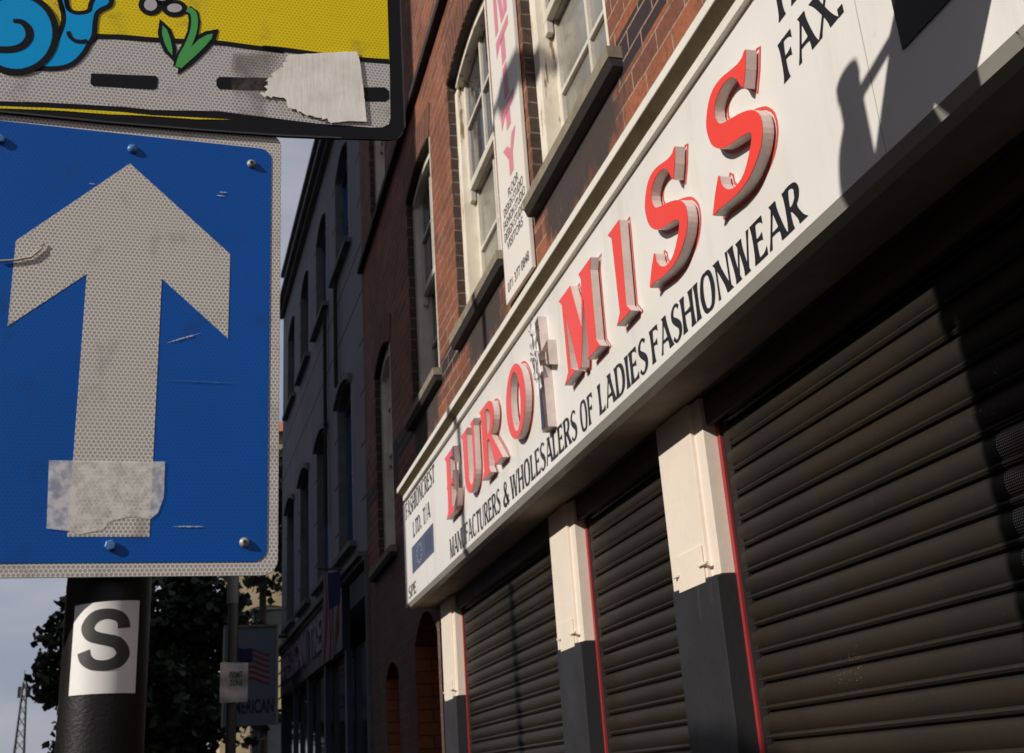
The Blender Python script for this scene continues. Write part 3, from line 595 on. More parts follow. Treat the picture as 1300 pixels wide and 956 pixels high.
M['banner'] = dirty('banner_board', (0.80, 0.75, 0.68), 0.45, 0.9, 3.0, dirt=(0.5, 0.45, 0.38), dirt_lo=0.66)
M['greytext'] = NT('small_print').fin((0.07, 0.06, 0.055), 0.5)

# ------------------------------------------------------------------ ground
def slab(name, m, x0, x1, y0, y1, z0, z1):
    b = MB(); b.box(x0, x1, y0, y1, z0, z1); return struct(b.build(name, m))
g = MB(); g.poly([(-400, -300, -1.78), (400, -300, -1.78), (400, 600, -1.78), (-400, 600, -1.78)]); struct(g.build('ground', M['asphalt']))
slab('pavement', M['paving'], -0.85, 1.60, -30, 60, -1.775, -1.60)
slab('kerb', M['kerb'], -1.0, -0.85, -30, 60, -1.775, -1.598)
slab('road', M['asphalt'], -3.4, -1.0, -30, 60, -1.776, -1.72)
slab('opposite_kerb', M['kerb'], -3.55, -3.4, -30, 60, -1.775, -1.598)
slab('opposite_pavement', M['paving'], -6.2, -3.55, -30, 60, -1.775, -1.60)
for x in (-1.14, -1.26, -3.20):
    b = MB(); b.poly([(x, -30, -1.716), (x + .06, -30, -1.716), (x + .06, 60, -1.716), (x, 60, -1.716)]); struct(b.build('road_marking', M['yellowline']))

# ------------------------------------------------------------------ facade tools
def facade(mb, rvs, fr, t0, t1, z0, z1, ops, dep=0.065):
    """wall sheet with arched openings (ta,tb,zb,zs,rise); reveals go to rv"""
    cols = sorted(set([t0, t1] + [o[0] for o in ops] + [o[1] for o in ops]))
    for a, b in zip(cols[:-1], cols[1:]):
        mid = (a + b) / 2
        here = sorted([o for o in ops if o[0] < mid < o[1]], key=lambda o: o[2])
        z = z0; arc = None
        def fill(zb):
            if arc is None:
                mb.poly([fr(a, z, 0), fr(b, z, 0), fr(b, zb, 0), fr(a, zb, 0)])
            else:
                for (ta, za), (tb, zb_) in zip(arc[:-1], arc[1:]):
                    mb.poly([fr(ta, za, 0), fr(tb, zb_, 0), fr(tb, zb, 0), fr(ta, zb, 0)])
        for o in here:
            fill(o[2])
            arc = [(a + (b - a) * i / 12, o[3] + o[4] * (1 - (2 * i / 12 - 1) ** 2)) for i in range(13)]
            z = o[3]
            d = o[5] if len(o) > 5 else dep
            rv = MB(); rvs.append(rv)
            rv.poly([fr(a, o[2], 0), fr(a, o[3], 0), fr(a, o[3], d), fr(a, o[2], d)])
            rv.poly([fr(b, o[2], 0), fr(b, o[2], d), fr(b, o[3], d), fr(b, o[3], 0)])
            rv.poly([fr(a, o[2], 0), fr(a, o[2], d), fr(b, o[2], d), fr(b, o[2], 0)])
            for (ta, za), (tb, zb_) in zip(arc[:-1], arc[1:]):
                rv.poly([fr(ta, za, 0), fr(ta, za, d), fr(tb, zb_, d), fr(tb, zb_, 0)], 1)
        fill(z1)

def window(fr, a, b, zb, zs, rise, root, mf, ms, mg, lower_glass=None, mid=None, d0=0.05, bars=True, fw=0.085, horn=True):
    mid = mid or (zb + zs + rise) / 2
    f = MB()
    f.obox(fr, a, a + fw, zb, zs, d0, d0 + .10); f.obox(fr, b - fw, b, zb, zs, d0, d0 + .10)
    f.obox(fr, a + fw, b - fw, zb, zb + .05, d0 + .02, d0 + .10)
    f.obox(fr, a + .001, a + .022, zb + .002, zs, -.002, d0 - .0005)
    n = 14
    arc = [(a + (b - a) * i / n, zs + rise * (1 - (2 * i / n - 1) ** 2)) for i in range(n + 1)]
    inner = [(a + fw + (b - a - 2 * fw) * i / n, zs - .06 + rise * 0.75 * (1 - (2 * i / n - 1) ** 2)) for i in range(n + 1)]
    f.prism([(a, zs), ] + arc[1:-1] + [(b, zs), (b, zs - .0601)] + inner[::-1] + [(a, zs - .0601)], fr, d0, d0 + .10)
    # inner bead following the arch
    bead = [(p[0], p[1] + .012) for p in inner]
    f.prism(bead + [(p[0], p[1] - .022) for p in bead[::-1]], fr, d0 - .012, d0 + .004)
    win = f.build('window', mf, root, bevel=0.003)
    s = MB()
    ta, tb = a + fw, b - fw
    top = zs + rise * 0.7
    def sash(z0_, z1_, d, arch):
        st = .042
        s.obox(fr, ta, ta + st, z0_, z1_, d, d + .035); s.obox(fr, tb - st, tb, z0_, z1_, d, d + .035)
        s.obox(fr, ta + st, tb - st, z0_, z0_ + .05, d, d + .035)
        s.obox(fr, ta + st, tb - st, z1_ - .04, z1_, d, d + .035)
        if bars:
            tm = (ta + tb) / 2; zm = (z0_ + z1_) / 2
            s.obox(fr, tm - .012, tm + .012, z0_ + .05, z1_ - .04, d + .002, d + .03)
            s.obox(fr, ta + st, tm - .012, zm - .012, zm + .012, d + .002, d + .03)
            s.obox(fr, tm + .012, tb - st, zm - .012, zm + .012, d + .002, d + .03)
        if arch and horn:
            for q in (ta + .001, tb - .041):
                s.obox(fr, q, q + .04, z0_ - .07, z0_ - .001, d + .001, d + .034)
    sash(mid, top, d0 + .035, True)
    sash(zb + .05, mid + .045, d0 + .075, False)
    s.build('sash', ms, win, bevel=0.003)
    g1 = MB(); g1.poly([fr(ta, mid, d0 + .055), fr(tb, mid, d0 + .055), fr(tb, top, d0 + .055), fr(ta, top, d0 + .055)])
    g1.build('pane', mg, win)
    g2 = MB(); g2.poly([fr(ta, zb, d0 + .095), fr(tb, zb, d0 + .095), fr(tb, mid, d0 + .095), fr(ta, mid, d0 + .095)])
    g2.build('pane', lower_glass or mg, win)
    bk = MB(); bk.poly([fr(a, zb, d0 + .25), fr(b, zb, d0 + .25), fr(b, zs + rise, d0 + .25), fr(a, zs + rise, d0 + .25)])
    bk.build('interior', M['dark'], win)
    return win

# ------------------------------------------------------------------ brick building
WX = 1.384
def WF(t, z, d): return (WX + d, t, z)
bb = thing('brick_building', 'red brick building with arched sash windows above the white shop sign and black roller shutters', 'building', (WX, 3.5, -1.6))
PZ = 0.0
ops = [(3.32, 4.385, 2.43, 4.12, .08), (5.0, 6.055, 2.43, 4.12, .08), (6.66, 7.66, 2.43, 4.12, .08),
       (1.62, 2.68, 2.43, 4.12, .08), (-0.08, .98, 2.43, 4.12, .08),
       (8.62, 9.52, 1.72, 3.36, .13), (8.62, 9.52, 4.775, 6.4, .13)]
wall = MB(); rev = []
facade(wall, rev, WF, -2.5, 10.2, 1.72, 9.4, ops)
wall.build('wall', M['brick'], bb)
for r_ in rev: r_.build('window_reveal', [M['brick_reveal'], M['string']], bb)  # arch undersides take the black, their shade put into the colour
wl = MB(); rl = []
facade(wl, rl, WF, 7.02, 10.2, -1.6, 1.72, [(7.10, 7.92, -1.6, .88, .17, .45), (8.65, 9.28, -0.6, .78, .10, .15)])
for ys_ in (10.2, -2.5):
    sw_ = MB(); sw_.poly([(WX, ys_, -1.6), (WX, ys_, 9.4), (WX + 6, ys_, 9.4), (WX + 6, ys_, -1.6)]); sw_.build('side_wall', M['brick_plain'], bb)
wl.build('lower_wall', M['brick_plain'], bb)
for r_ in rl: r_.build('doorway_reveal', [M['brick_door'], M['brick_door']], bb)
b = MB(); b.obox(WF, 7.10, 7.92, -1.6, 1.04, .45, .50); dr = b.build('door', M['boxwood'], bb)
b = MB()
b.obox(WF, 7.2, 7.46, -1.3, -.4, .44, .449); b.obox(WF, 7.56, 7.82, -1.3, -.4, .44, .449); b.obox(WF, 7.2, 7.46, -.25, .75, .44, .449); b.obox(WF, 7.56, 7.82, -.25, .75, .44, .449)
b.build('door_panel', M['string'], dr, bevel=.003)
b = MB(); b.obox(WF, 8.65, 9.28, -.6, .9, .12, .15); b.build('ground_floor_window', M['bluewin'], bb)
b = MB()
for i in range(2): b.obox(WF, 8.70 + .29 * i, 8.94 + .29 * i, -.5, .74, .113, .119)
b.build('pane', M['glass'], bb)
# parapet and roof
b = MB(); b.box(WX - .06, WX + .3, -2.5, 10.2, 9.4, 9.52); b.build('coping', M['sill'], bb)
b = MB(); b.box(WX + .02, WX + 6, -2.48, 10.18, 9.3, 9.38); b.build('roof', M['string'], bb)
# string course
b = MB()
for y0_, y1_ in ((-2.5, 6.6), (6.604, 7.5), (7.504, 10.19)):
    b.box(WX - .05, WX - .001, y0_, y1_, 4.68, 4.745)
b.build('string_course', M['string'], bb, bevel=.006)
# voussoirs
for a, b_, zb, zs, rise in [o[:5] for o in ops[:6]]:
    v = MB(); n = 15
    am = (a + b_) / 2; hw = (b_ - a) / 2
    R_ = (hw * hw + rise * rise) / (2 * rise); zc = zs + rise - R_
    th = math.asin(hw / R_)
    for i in range(n):
        q0 = -th + 2 * th * i / n + .004; q1 = -th + 2 * th * (i + 1) / n - .004
        P = [(am + r_ * math.sin(q), zc + r_ * math.cos(q)) for r_, q in ((R_ + .004, q0), (R_ + .004, q1), (R_ + .235, q1), (R_ + .235, q0))]
        v.prism(P, WF, -.006 - .002 * random.random(), .01)
    v.build('window_arch', M['arch'], bb)
for i, o in enumerate(ops):
    if i == 5:
        window(WF, *o[:5], bb, M['sash'], M['sash'], M['sash'], fw=.12)
    elif i == 6:
        window(WF, *o[:5], bb, M['sash'], M['sash'], M['sash'], fw=.12)
    else:
        window(WF, *o[:5], bb, M['peel'] if i != 2 else M['sash'], M['sash'], M['glass'], M['blind'] if i in (0, 1) else M['glass'])
for a, b_, zt in ((3.215, 4.40, 2.43), (4.905, 6.085, 2.43), (6.60, 7.72, 2.43), (1.52, 2.69, 2.43), (-.18, .99, 2.43), (8.55, 9.75, 1.71)):
    s = MB(); s.add([WF(a, zt - .058, -.055), WF(b_, zt - .058, -.055), WF(b_, zt - .012, -.058), WF(a, zt - .012, -.058), WF(a, zt - .058, .10), WF(b_, zt - .058, .10), WF(b_, zt, .10), WF(a, zt, .10)],
                    [(0, 1, 2, 3), (4, 7, 6, 5), (0, 3, 7, 4), (1, 5, 6, 2), (3, 2, 6, 7)])
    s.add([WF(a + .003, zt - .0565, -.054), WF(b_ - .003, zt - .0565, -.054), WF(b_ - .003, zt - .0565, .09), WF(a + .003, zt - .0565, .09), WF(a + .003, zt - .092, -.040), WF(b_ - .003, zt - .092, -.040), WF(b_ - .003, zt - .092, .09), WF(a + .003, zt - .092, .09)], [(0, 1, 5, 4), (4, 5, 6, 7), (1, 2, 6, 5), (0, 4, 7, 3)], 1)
    s.build('window_sill', [M['sill'], M['string']], bb, fix=False)  # black lower lip: shade under the sill put into the colour

# shopfront: shutter recess, pilasters, shutters
b = MB()
b.box(1.50, 1.53, -2.5, 7.0, -1.6, 1.0); b.box(1.41, 1.50, -2.5, 6.98, .965, 1.015)
b.box(1.41, 1.424, -2.5, 6.98, .93, .964)
b.build('shutter_box', M['boxwood'], bb)
b = MB(); b.box(WX + .002, 1.6, -2.5, 7.01, 1.0175, 1.718); b.build('bressummer', M['boxwood'], bb)

def pilaster(yl, w, zp, last=False):
    c = MB()
    # section seen from above, running from the far edge to the near edge
    sec = [(1.50, yl), (WX, yl), (WX, yl - w), (1.397, yl - w - .002), (1.397, yl - w - .062), (1.438, yl - w - .065), (1.50, yl - w - .065)]
    def F2(x, y, z): return (x, y, z)
    c.prism(sec, F2, zp, 1.0155)
    p = c.build('pilaster', M['cream'], bb, bevel=.002)
    # raised apron with its little guttae ledges
    a = MB()
    ya, yb = yl - .055, yl - w + .012
    a.prism([(ya, zp - .012), (ya, zp + .095), (yb, zp + .095), (yb, zp - .012)], lambda y, z, d: (WX + d, y, z), -.006, -.0005)
    a.box(WX - .014, WX - .0065, ya + .02, ya - .016, zp + .034, zp + .042)
    a.box(WX - .014, WX - .0065, yb + .022, yb - .040, zp + .034, zp + .042)
    a.build('apron', M['cream'], p, bevel=.0015)
    q = MB()
    sec2 = [(1.50, yl + .004), (WX - .004, yl + .004), (WX - .004, yl - w - .064), (1.4365, yl - w - .070), (1.50, yl - w - .070)]
    q.prism(sec2, F2, -1.6, zp - .0025)
    q.build('plinth', M['blackpaint'], bb, bevel=.006)
    r = MB(); r.prism([(1.438, yl - w - .0655), (1.4385, yl - w - .084), (1.50, yl - w - .084), (1.50, yl - w - .0655)], F2, -1.6, .985)
    r.build('red_trim', M['redpaint'], bb)
    gd = MB(); gd.prism([(1.446, yl - w - .0845), (1.446, yl - w - .130), (1.50, yl - w - .130), (1.50, yl - w - .0845)], F2, -1.6, .96)
    gd.build('shutter_guide', M['guide'], bb)
    return yl - w - .106

pe = [pilaster(6.968, .285, .455), pilaster(4.571, .247, .468), pilaster(3.305, .262, .497), pilaster(-.35, .262, .497)]
pl = [4.573, 3.307, -.348]
def shutter(y0, y1, xs, open_=False, phase=.4813):
    s = MB(); pitch = .0727
    prof = [(.000, .0035), (.0015, .010), (.0000, .017), (.004, .0195), (.0005, .028), (-.0030, .042), (-.0015, .056), (.004, .0665), (.009, .0695), (.009, .0725)]
    prof = [(.0105, .0), (.0105, .0030), (.0020, .0045), (-.0030, .0105), (.0000, .0160), (.0062, .0185), (.0008, .0235), (-.0042, .036), (-.0052, .047), (-.0030, .060), (.0030, .0690), (.0105, .0715)]
    z = phase - pitch * 29
    while z < .955:
        b0 = len(s.v)
        for x, dz in prof:
            s.v.append((xs + x, y0, z + dz)); s.v.append((xs + x, y1, z + dz))
        for i in range(len(prof) - 1):
            s.f.append((b0 + 2 * i, b0 + 2 * i + 1, b0 + 2 * i + 3, b0 + 2 * i + 2)); s.m.append(0)
        s.f.append(tuple(b0 + 2 * i + 1 for i in range(len(prof)))); s.m.append(0)
        s.f.append(tuple(b0 + 2 * i for i in reversed(range(len(prof))))); s.m.append(0)
        z += pitch
    o = s.build('roller_shutter', M['slat'], bb, smooth=True)
    return o
for (y1, y0) in ((pe[0], pl[0]), (pe[1], pl[1]), (pe[2], pl[2])):
    shutter(y0, y1, 1.447)

# ------------------------------------------------------------------ shop sign
ss = thing('shop_sign', 'long white fascia sign with raised red letters and black lettering above the shutters', 'sign', (1.2, 3.5, 1.0))
YE = 7.13; YS = -2.4
def section(name, sec, m, y0=YS, y1=YE, parent=ss, bevel=0.0):
    mb = MB(); mb.prism(sec, lambda x, z, y: (x, y, z), y0, y1); return mb.build(name, m, parent, bevel=bevel)
section('panel', [(1.2, 1.038), (1.2, 1.668), (1.25, 1.668), (1.25, 1.038)], M['panel'], 1.6195)
section('panel', [(1.2008, 1.038), (1.2008, 1.668), (1.25, 1.668), (1.25, 1.038)], M['panel'], YS, 1.6175)
section('edge_trim', [(1.2005, 1.0375), (1.2145, 1.0157), (1.25, 1.0157), (1.25, 1.0375)], M['trim'], 1.245, YE)
section('edge_trim', [(1.2010, 1.0375), (1.2150, 1.0157), (1.25, 1.0157), (1.25, 1.0375)], M['trim'], YS, 1.241)
section('soffit', [(1.2505, 1.0165), (1.2505, 1.034), (1.384, 1.034), (1.384, 1.0165)], M['soffit'])
section('frame', [(1.183, 1.668), (1.183, 1.699), (1.25, 1.699), (1.25, 1.6685)], M['cornice'], YS, 7.02, bevel=.002)
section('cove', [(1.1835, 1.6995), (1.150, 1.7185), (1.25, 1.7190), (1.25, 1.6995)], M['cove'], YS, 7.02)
section('cornice', [(1.1465, 1.7195), (1.1465, 1.7512), (1.384, 1.765), (1.384, 1.7195)], M['cornice'], YS, 7.03, bevel=.003)
b = MB(); b.box(1.251, 1.383, YE - .02, YE - .001, 1.035, 1.71); b.build('end_board', M['boxwood'], ss)
b = MB(); b.box(1.1975, 1.1995, .2, 1.509, 1.1905, 1.42); b.build('blank_board', M['blackboard'], ss)
b = MB(); b.prism([(7.128, 1.0165), (7.128, 1.05), (7.05, 1.030), (7.06, 1.018)], lambda y, z, d: (1.198 + d, y, z), 0, .001); b.build('red_chip', M['redpaint'], ss)

def PF(a, z, d): return (1.2 + d, -a, z)       # a runs towards the camera, d is depth into the wall
T0, T1 = 1.060, 1.159
b = MB(); sign_text(b, 'MANUFACTURERS', -5.73, -4.64, T0, T1, PF, -.0012); b.build('lettering', M['black_text'], ss, fix=False)
b = MB(); sign_text(b, '&', -4.59, -4.49, T0, T1, PF, -.0012); b.build('lettering', M['black_text'], ss, fix=False)
b = MB(); sign_text(b, 'WHOLESALERS', -4.455, -3.54, T0, T1, PF, -.0012); b.build('lettering', M['black_text'], ss, fix=False)
b = MB(); sign_text(b, 'OF', -3.50, -3.36, T0, T1, PF, -.0012); b.build('lettering', M['black_text'], ss, fix=False)
b = MB(); sign_text(b, 'LADIES', -3.305, -2.86, T0, T1, PF, -.0012); b.build('lettering', M['black_text'], ss, fix=False)
b = MB(); sign_text(b, 'FASHIONWEAR', -2.83, -1.925, T0, T1, PF, -.0012); b.build('lettering', M['black_text'], ss, fix=False)
b = MB(); sign_text(b, 'FASHIONCREST', -7.03, -6.05, 1.548, 1.650, PF, -.0012); b.build('lettering', M['black_text'], ss, fix=False)
b = MB(); sign_text(b, 'LTD. T/A', -6.79, -6.22, 1.389, 1.483, PF, -.0012); b.build('lettering', M['black_text'], ss, fix=False)
b = MB(); sign_text(b, 'FAX.', -1.915, -1.655, 1.386, 1.487, PF, -.0012); b.build('lettering', M['black_text'], ss, fix=False)
b = MB(); sign_text(b, 'TEL.', -1.915, -1.655, 1.532, 1.625, PF, -.0012); b.build('lettering', M['black_text'], ss, fix=False)
b = MB(); sign_text(b, 'SPE', -7.01, -6.75, 1.058, 1.128, PF, -.0012); b.build('lettering', M['black_text'], ss, fix=False)
b = MB(); b.prism([(-6.852, 1.182), (-6.150, 1.182), (-6.150, 1.341), (-6.852, 1.341)], PF, -.0012, -.0006); fb = b.build('emblem_field', NT('emblem_blue').fin((.075, .09, .15), .5), ss)
b = MB()
for i in range(12):
    q = 2 * math.pi * i / 12; ca, cz = -6.60 + .085 * math.cos(q), 1.262 + .052 * math.sin(q)
    b.prism([(ca + (.016 if j % 2 == 0 else .007) * math.sin(math.pi * j / 5), cz + (.010 if j % 2 == 0 else .0045) * math.cos(math.pi * j / 5)) for j in range(10)], PF, -.0018, -.0014)
b.build('emblem_stars', NT('pale_stars').fin((.36, .37, .38), .5), fb); b = MB()
for i in range(3): b.prism([(-6.40 + .07 * i, 1.21), (-6.365 + .07 * i, 1.21), (-6.365 + .07 * i, 1.32), (-6.40 + .07 * i, 1.32)], PF, -.0018, -.0014)
b.build('emblem_bars', NT('emblem_bars').fin((.045, .05, .10), .5), fb)

# raised letters: outline polygons (s along the sign, z above the letter line)
ZB = 1.250
def ell(cx, cz, rx, rz, n=44): return [(cx + rx * math.cos(2 * math.pi * i / n), cz + rz * math.sin(2 * math.pi * i / n)) for i in range(n)]
Spoly = [(-p[0], p[1] - ZB) for p in D['S']]
Spoly, _ = catmull(Spoly, [1] * len(Spoly), True, 2)
def arcp(cx, cz, rx, rz, a0, a1, n=12): return [(cx + rx * math.cos(math.radians(a0 + (a1 - a0) * i / n)), cz + rz * math.sin(math.radians(a0 + (a1 - a0) * i / n))) for i in range(n + 1)]
LET = []
E_ = [(0, -.003), (.045, .030), (.052, .09), (.05, .135), (.035, .150), (.05, .165), (.05, .285), (.012, .315), (.245, .318), (.262, .228), (.20, .280), (.155, .286), (.135, .284), (.135, .172), (.19, .172), (.205, .205), (.205, .105), (.19, .145), (.135, .145), (.135, .028), (.20, .026), (.245, .055), (.30, .088), (.262, .010), (.235, -.003)]
LET.append(('E', -5.655, E_, []))
U_ = [(0, .312), (.035, .285), (.045, .10)] + arcp(.160, .105, .115, .108, 180, 360, 14)[1:] + [(.278, .285), (.300, .314), (.212, .314), (.243, .285), (.240, .11)] + arcp(.182, .110, .058, .080, 360, 180, 12)[1:] + [(.124, .285), (.150, .314)]
LET.append(('U', -5.235, U_, []))
R1 = [(0, -.010), (.038, .025), (.038, .280), (.005, .304), (.16, .304)] + arcp(.165, .225, .105, .079, 85, -75, 12) + [(.335, .030), (.370, -.003), (.245, -.003), (.165, .135), (.124, .14), (.124, .025), (.155, -.010)]
R1h = [(.124, .165), (.15, .165)] + arcp(.15, .222, .05, .055, -85, 85, 8) + [(.124, .280)]
LET.append(('R', -4.835, R1, [R1h]))
LET.append(('O', -4.205, ell(0, .155, .148, .152), [ell(0, .155, .075, .122, 36)]))
M_ = [(0, -.001), (.050, .031), (.044, .281), (.012, .309), (.150, .309), (.228, .115), (.268, .278), (.247, .308), (.382, .308), (.362, .272), (.354, .032), (.385, 0), (.258, 0), (.279, .031), (.274, .215), (.190, -.002), (.162, -.002), (.068, .240), (.078, .035), (.132, .008)]
LET.append(('M', -3.56, M_, []))
I_ = [(0, 0), (.036, .028), (.033, .277), (.002, .303), (.110, .303), (.108, .27), (.092, .030), (.124, 0)]
LET.append(('I', -3.012, I_, []))
LET.append(('S', 0.0 - .438, Spoly, []))
LET.append(('S', 0.0, Spoly, []))
def offset(poly, d):
    n = len(poly); a = sum(poly[i][0] * poly[(i + 1) % n][1] - poly[(i + 1) % n][0] * poly[i][1] for i in range(n))
    sg = 1 if a > 0 else -1; o = []
    for i in range(n):
        p0, p1, p2 = poly[i - 1], poly[i], poly[(i + 1) % n]
        e1 = (p1[0] - p0[0], p1[1] - p0[1]); e2 = (p2[0] - p1[0], p2[1] - p1[1])
        l1 = math.hypot(*e1) or 1e-9; l2 = math.hypot(*e2) or 1e-9
        n1 = (e1[1] / l1, -e1[0] / l1); n2 = (e2[1] / l2, -e2[0] / l2)
        bx, by = n1[0] + n2[0], n1[1] + n2[1]; l = math.hypot(bx, by) or 1e-9
        c_ = max((bx * n1[0] + by * n1[1]) / l, .5)
        o.append((p1[0] + sg * d * bx / l / c_, p1[1] + sg * d * by / l / c_))
    return o
for ch, s0, P, Hs in LET:
    KS = 1.161 / 1.17
    Q = [((s0 + p[0]) * KS, (ZB + p[1]) * KS) for p in P]; HQ = [[((s0 + p[0]) * KS, (ZB + p[1]) * KS) for p in h] for h in Hs]
    mb = MB(); mb.prism(Q, PF, -.0325, -.0055, holes=HQ, caps=(False, False))
    # inner wall so the return reads as sheet metal, and the face set inside it
    lt = mb.build('raised_letter', M['return'], ss, fix=True)
    f = MB(); f.prism(Q, PF, -.0345, -.0315, holes=HQ)
    f.build('letter_face', M['red'] if ch != 'E' else (M['red']), lt, bevel=.0006)
    r = MB(); Qo = offset(Q, .0065)
    r.ribbon(Qo, .0080, PF, -.0011, closed=True)
    for h in HQ: r.ribbon(offset(h, -.001), .006, PF, -.0011, closed=True)
    r.build('letter_outline', M['redline'], lt)
# the broken letter between EURO and MISS: bare sheet-metal shell, most of the face torn off
P = [(-3.845, 1.165), (-3.838, 1.40), (-3.895, 1.385), (-3.905, 1.47), (-3.838, 1.445), (-3.850, 1.585), (-3.785, 1.60), (-3.775, 1.455), (-3.690, 1.470), (-3.690, 1.375), (-3.772, 1.405), (-3.765, 1.165)]
mb = MB(); mb.prism(P, PF, -.033, -.0008, caps=(False, True)); lt = mb.build('broken_letter', M['return'], ss)
lt['label'] = 'broken letter shell with its face torn away'
b = MB(); b.prism([(-3.843, 1.175), (-3.836, 1.36), (-3.822, 1.36), (-3.800, 1.175)], PF, -.034, -.032); b.build('letter_face', M['navy'], lt)
b = MB(); rr = random.Random(5)
for i in range(7):
    a = -3.86 + .02 * i * .6 + rr.uniform(-.01, .01); z0_ = 1.60 - rr.uniform(0, .05); n = 9; pts = []
    for j in range(n):
        pts.append((a + rr.uniform(-.008, .008) + j * .003, z0_ - j * rr.uniform(.020, .034), -.036 - rr.uniform(0, .02)))
    b0 = len(b.v)
    for p in pts:
        ww = rr.uniform(.004, .012); b.v.append(PF(p[0] - ww, p[1], p[2])); b.v.append(PF(p[0] + ww, p[1] + .006, p[2] - rr.uniform(-.006, .008)))
    for j in range(n - 1): b.f.append((b0 + 2 * j, b0 + 2 * j + 1, b0 + 2 * j + 3, b0 + 2 * j + 2)); b.m.append(0)
b.build('torn_film', M['foil'], lt)

# ------------------------------------------------------------------ banner sign on the wall
bn = thing('banner_sign', 'tall narrow white sign board with pink capitals running down between two windows', 'sign', (1.36, 4.68, 2.12))
def BN(a, z, d): return (1.36 + d, -a, z)
b = MB(); b.prism([(-4.905, 2.125), (-4.437, 2.112), (-4.415, 4.55), (-4.885, 4.55)], BN, 0, .018); b.build('board', M['banner'], bn, bevel=.002)
b = MB()
for ch, z0_, z1_ in (('E', 4.2, 4.42), ('N', 3.87, 4.10), ('T', 3.32, 3.52), ('I', 3.12, 3.30), ('T', 2.95, 3.10), ('Y', 2.70, 2.90)):
    pass
def bl(ch, z0_, z1_):
    if ch == 'I': sh = [[(-4.675, z0_), (-4.60, z0_), (-4.60, z1_), (-4.675, z1_)]]
    elif ch == 'T': sh = [[(-4.675, z0_), (-4.60, z0_), (-4.60, z1_ - .05), (-4.675, z1_ - .05)], [(-4.765, z1_ - .095), (-4.70, z1_ - .06), (-4.52, z1_ - .05), (-4.515, z1_), (-4.765, z1_)]]
    elif ch == 'Y': sh = [[(-4.68, z0_), (-4.61, z0_), (-4.605, z0_ + .09), (-4.68, z0_ + .09)], [(-4.68, z0_ + .0905), (-4.605, z0_ + .0905), (-4.525, z1_), (-4.60, z1_), (-4.64, z0_ + .13), (-4.69, z1_ - .02), (-4.77, z1_ - .01)]]
    elif ch == 'N': sh = [[(-4.76, z0_), (-4.70, z0_), (-4.70, z1_), (-4.76, z1_)], [(-4.58, z0_), (-4.52, z0_), (-4.52, z1_), (-4.58, z1_)], [(-4.699, z1_), (-4.64, z1_), (-4.581, z0_), (-4.64, z0_)]]
    else: sh = [[(-4.75, z0_), (-4.68, z0_), (-4.68, z1_), (-4.75, z1_)], [(-4.679, z0_), (-4.53, z0_), (-4.53, z0_ + .045), (-4.679, z0_ + .045)], [(-4.679, z1_ - .045), (-4.53, z1_ - .045), (-4.53, z1_), (-4.679, z1_)], [(-4.679, (z0_ + z1_) / 2 - .02), (-4.56, (z0_ + z1_) / 2 - .02), (-4.56, (z0_ + z1_) / 2 + .02), (-4.679, (z0_ + z1_) / 2 + .02)]]
    for s_ in sh: b.prism(s_, BN, -.0012, None)
for q_ in (('E', 4.15, 4.36), ('N', 3.56, 3.84), ('T', 3.33, 3.525), ('I', 3.125, 3.31), ('T', 2.955, 3.10), ('Y', 2.705, 2.90)):
    b = MB(); bl(*q_); b.build('pink_letter', M['pinksign'], bn)
b = MB()
BS = None
for i, (tx, a0, a1) in enumerate((('FLOOR', -4.72, -4.56), ('DESIGN STUDIO', -4.82, -4.49), ('FASHION STUDIO', -4.84, -4.47), ('DESIGN STUDIO', -4.84, -4.50), ('VISITORS', -4.80, -4.54))):
    b = MB(); put_text(b, tx, a0 - .015, a1 + .015, 2.616 - i * .062, 2.664 - i * .062, BN, -.0012, .012); b.build('small_lettering', M['greytext'], bn)
b = MB()
put_text(b, '071 377 0848', -4.855, -4.47, 2.165, 2.215, BN, -.0012, .01)
b.build('small_lettering', M['greytext'], bn)

# ------------------------------------------------------------------ near sign pole and its plates
PX0, PY0 = -.0885, 1.150
pole = thing('sign_pole', 'black painted steel pole with a white S sticker, carrying the road signs', 'pole', (PX0, PY0, -1.6))
b = MB(); b.tube([(PX0, PY0, -1.6), (PX0, PY0, -1.2), (PX0, PY0, 1.93)], [.040, .038, .038], 40); b.build('post', M['steelblack'], pole, smooth=True)
b = MB(); b.tube([(PX0, PY0, -1.6), (PX0, PY0, -1.57)], [.062, .050], 32); b.tube([(PX0, PY0, 1.925), (PX0, PY0, 1.95), (PX0, PY0, 1.96)], [.042, .040, .02], 32); b.build('collar', M['steelblack'], pole, smooth=True)
def CYL(a, z, d):      # a = arc length round the post from its front, d = outwards
    q = a / .038
    return (PX0 + (.038 + d) * math.sin(q), PY0 - (.038 + d) * math.cos(q), z)
def wrap(mb, x0, x1, z0, z1, d, n=24, m=10):
    b0 = len(mb.v)
    for i in range(n + 1):
        for j in range(m + 1):
            x = x0 + (x1 - x0) * i / n; z = z0 + (z1 - z0) * j / m
            mb.v.append(CYL(x, z + (.004 * (i / n) if j == m else 0), d))
    for i in range(n):
        for j in range(m):
            a = b0 + i * (m + 1) + j
            mb.f.append((a, a + m + 1, a + m + 2, a + 1)); mb.m.append(0)
b = MB(); wrap(b, -.0292, .0325, .093, .1715, .0006); st = b.build('sticker', M['sticker'], pole, smooth=True)
b = MB()
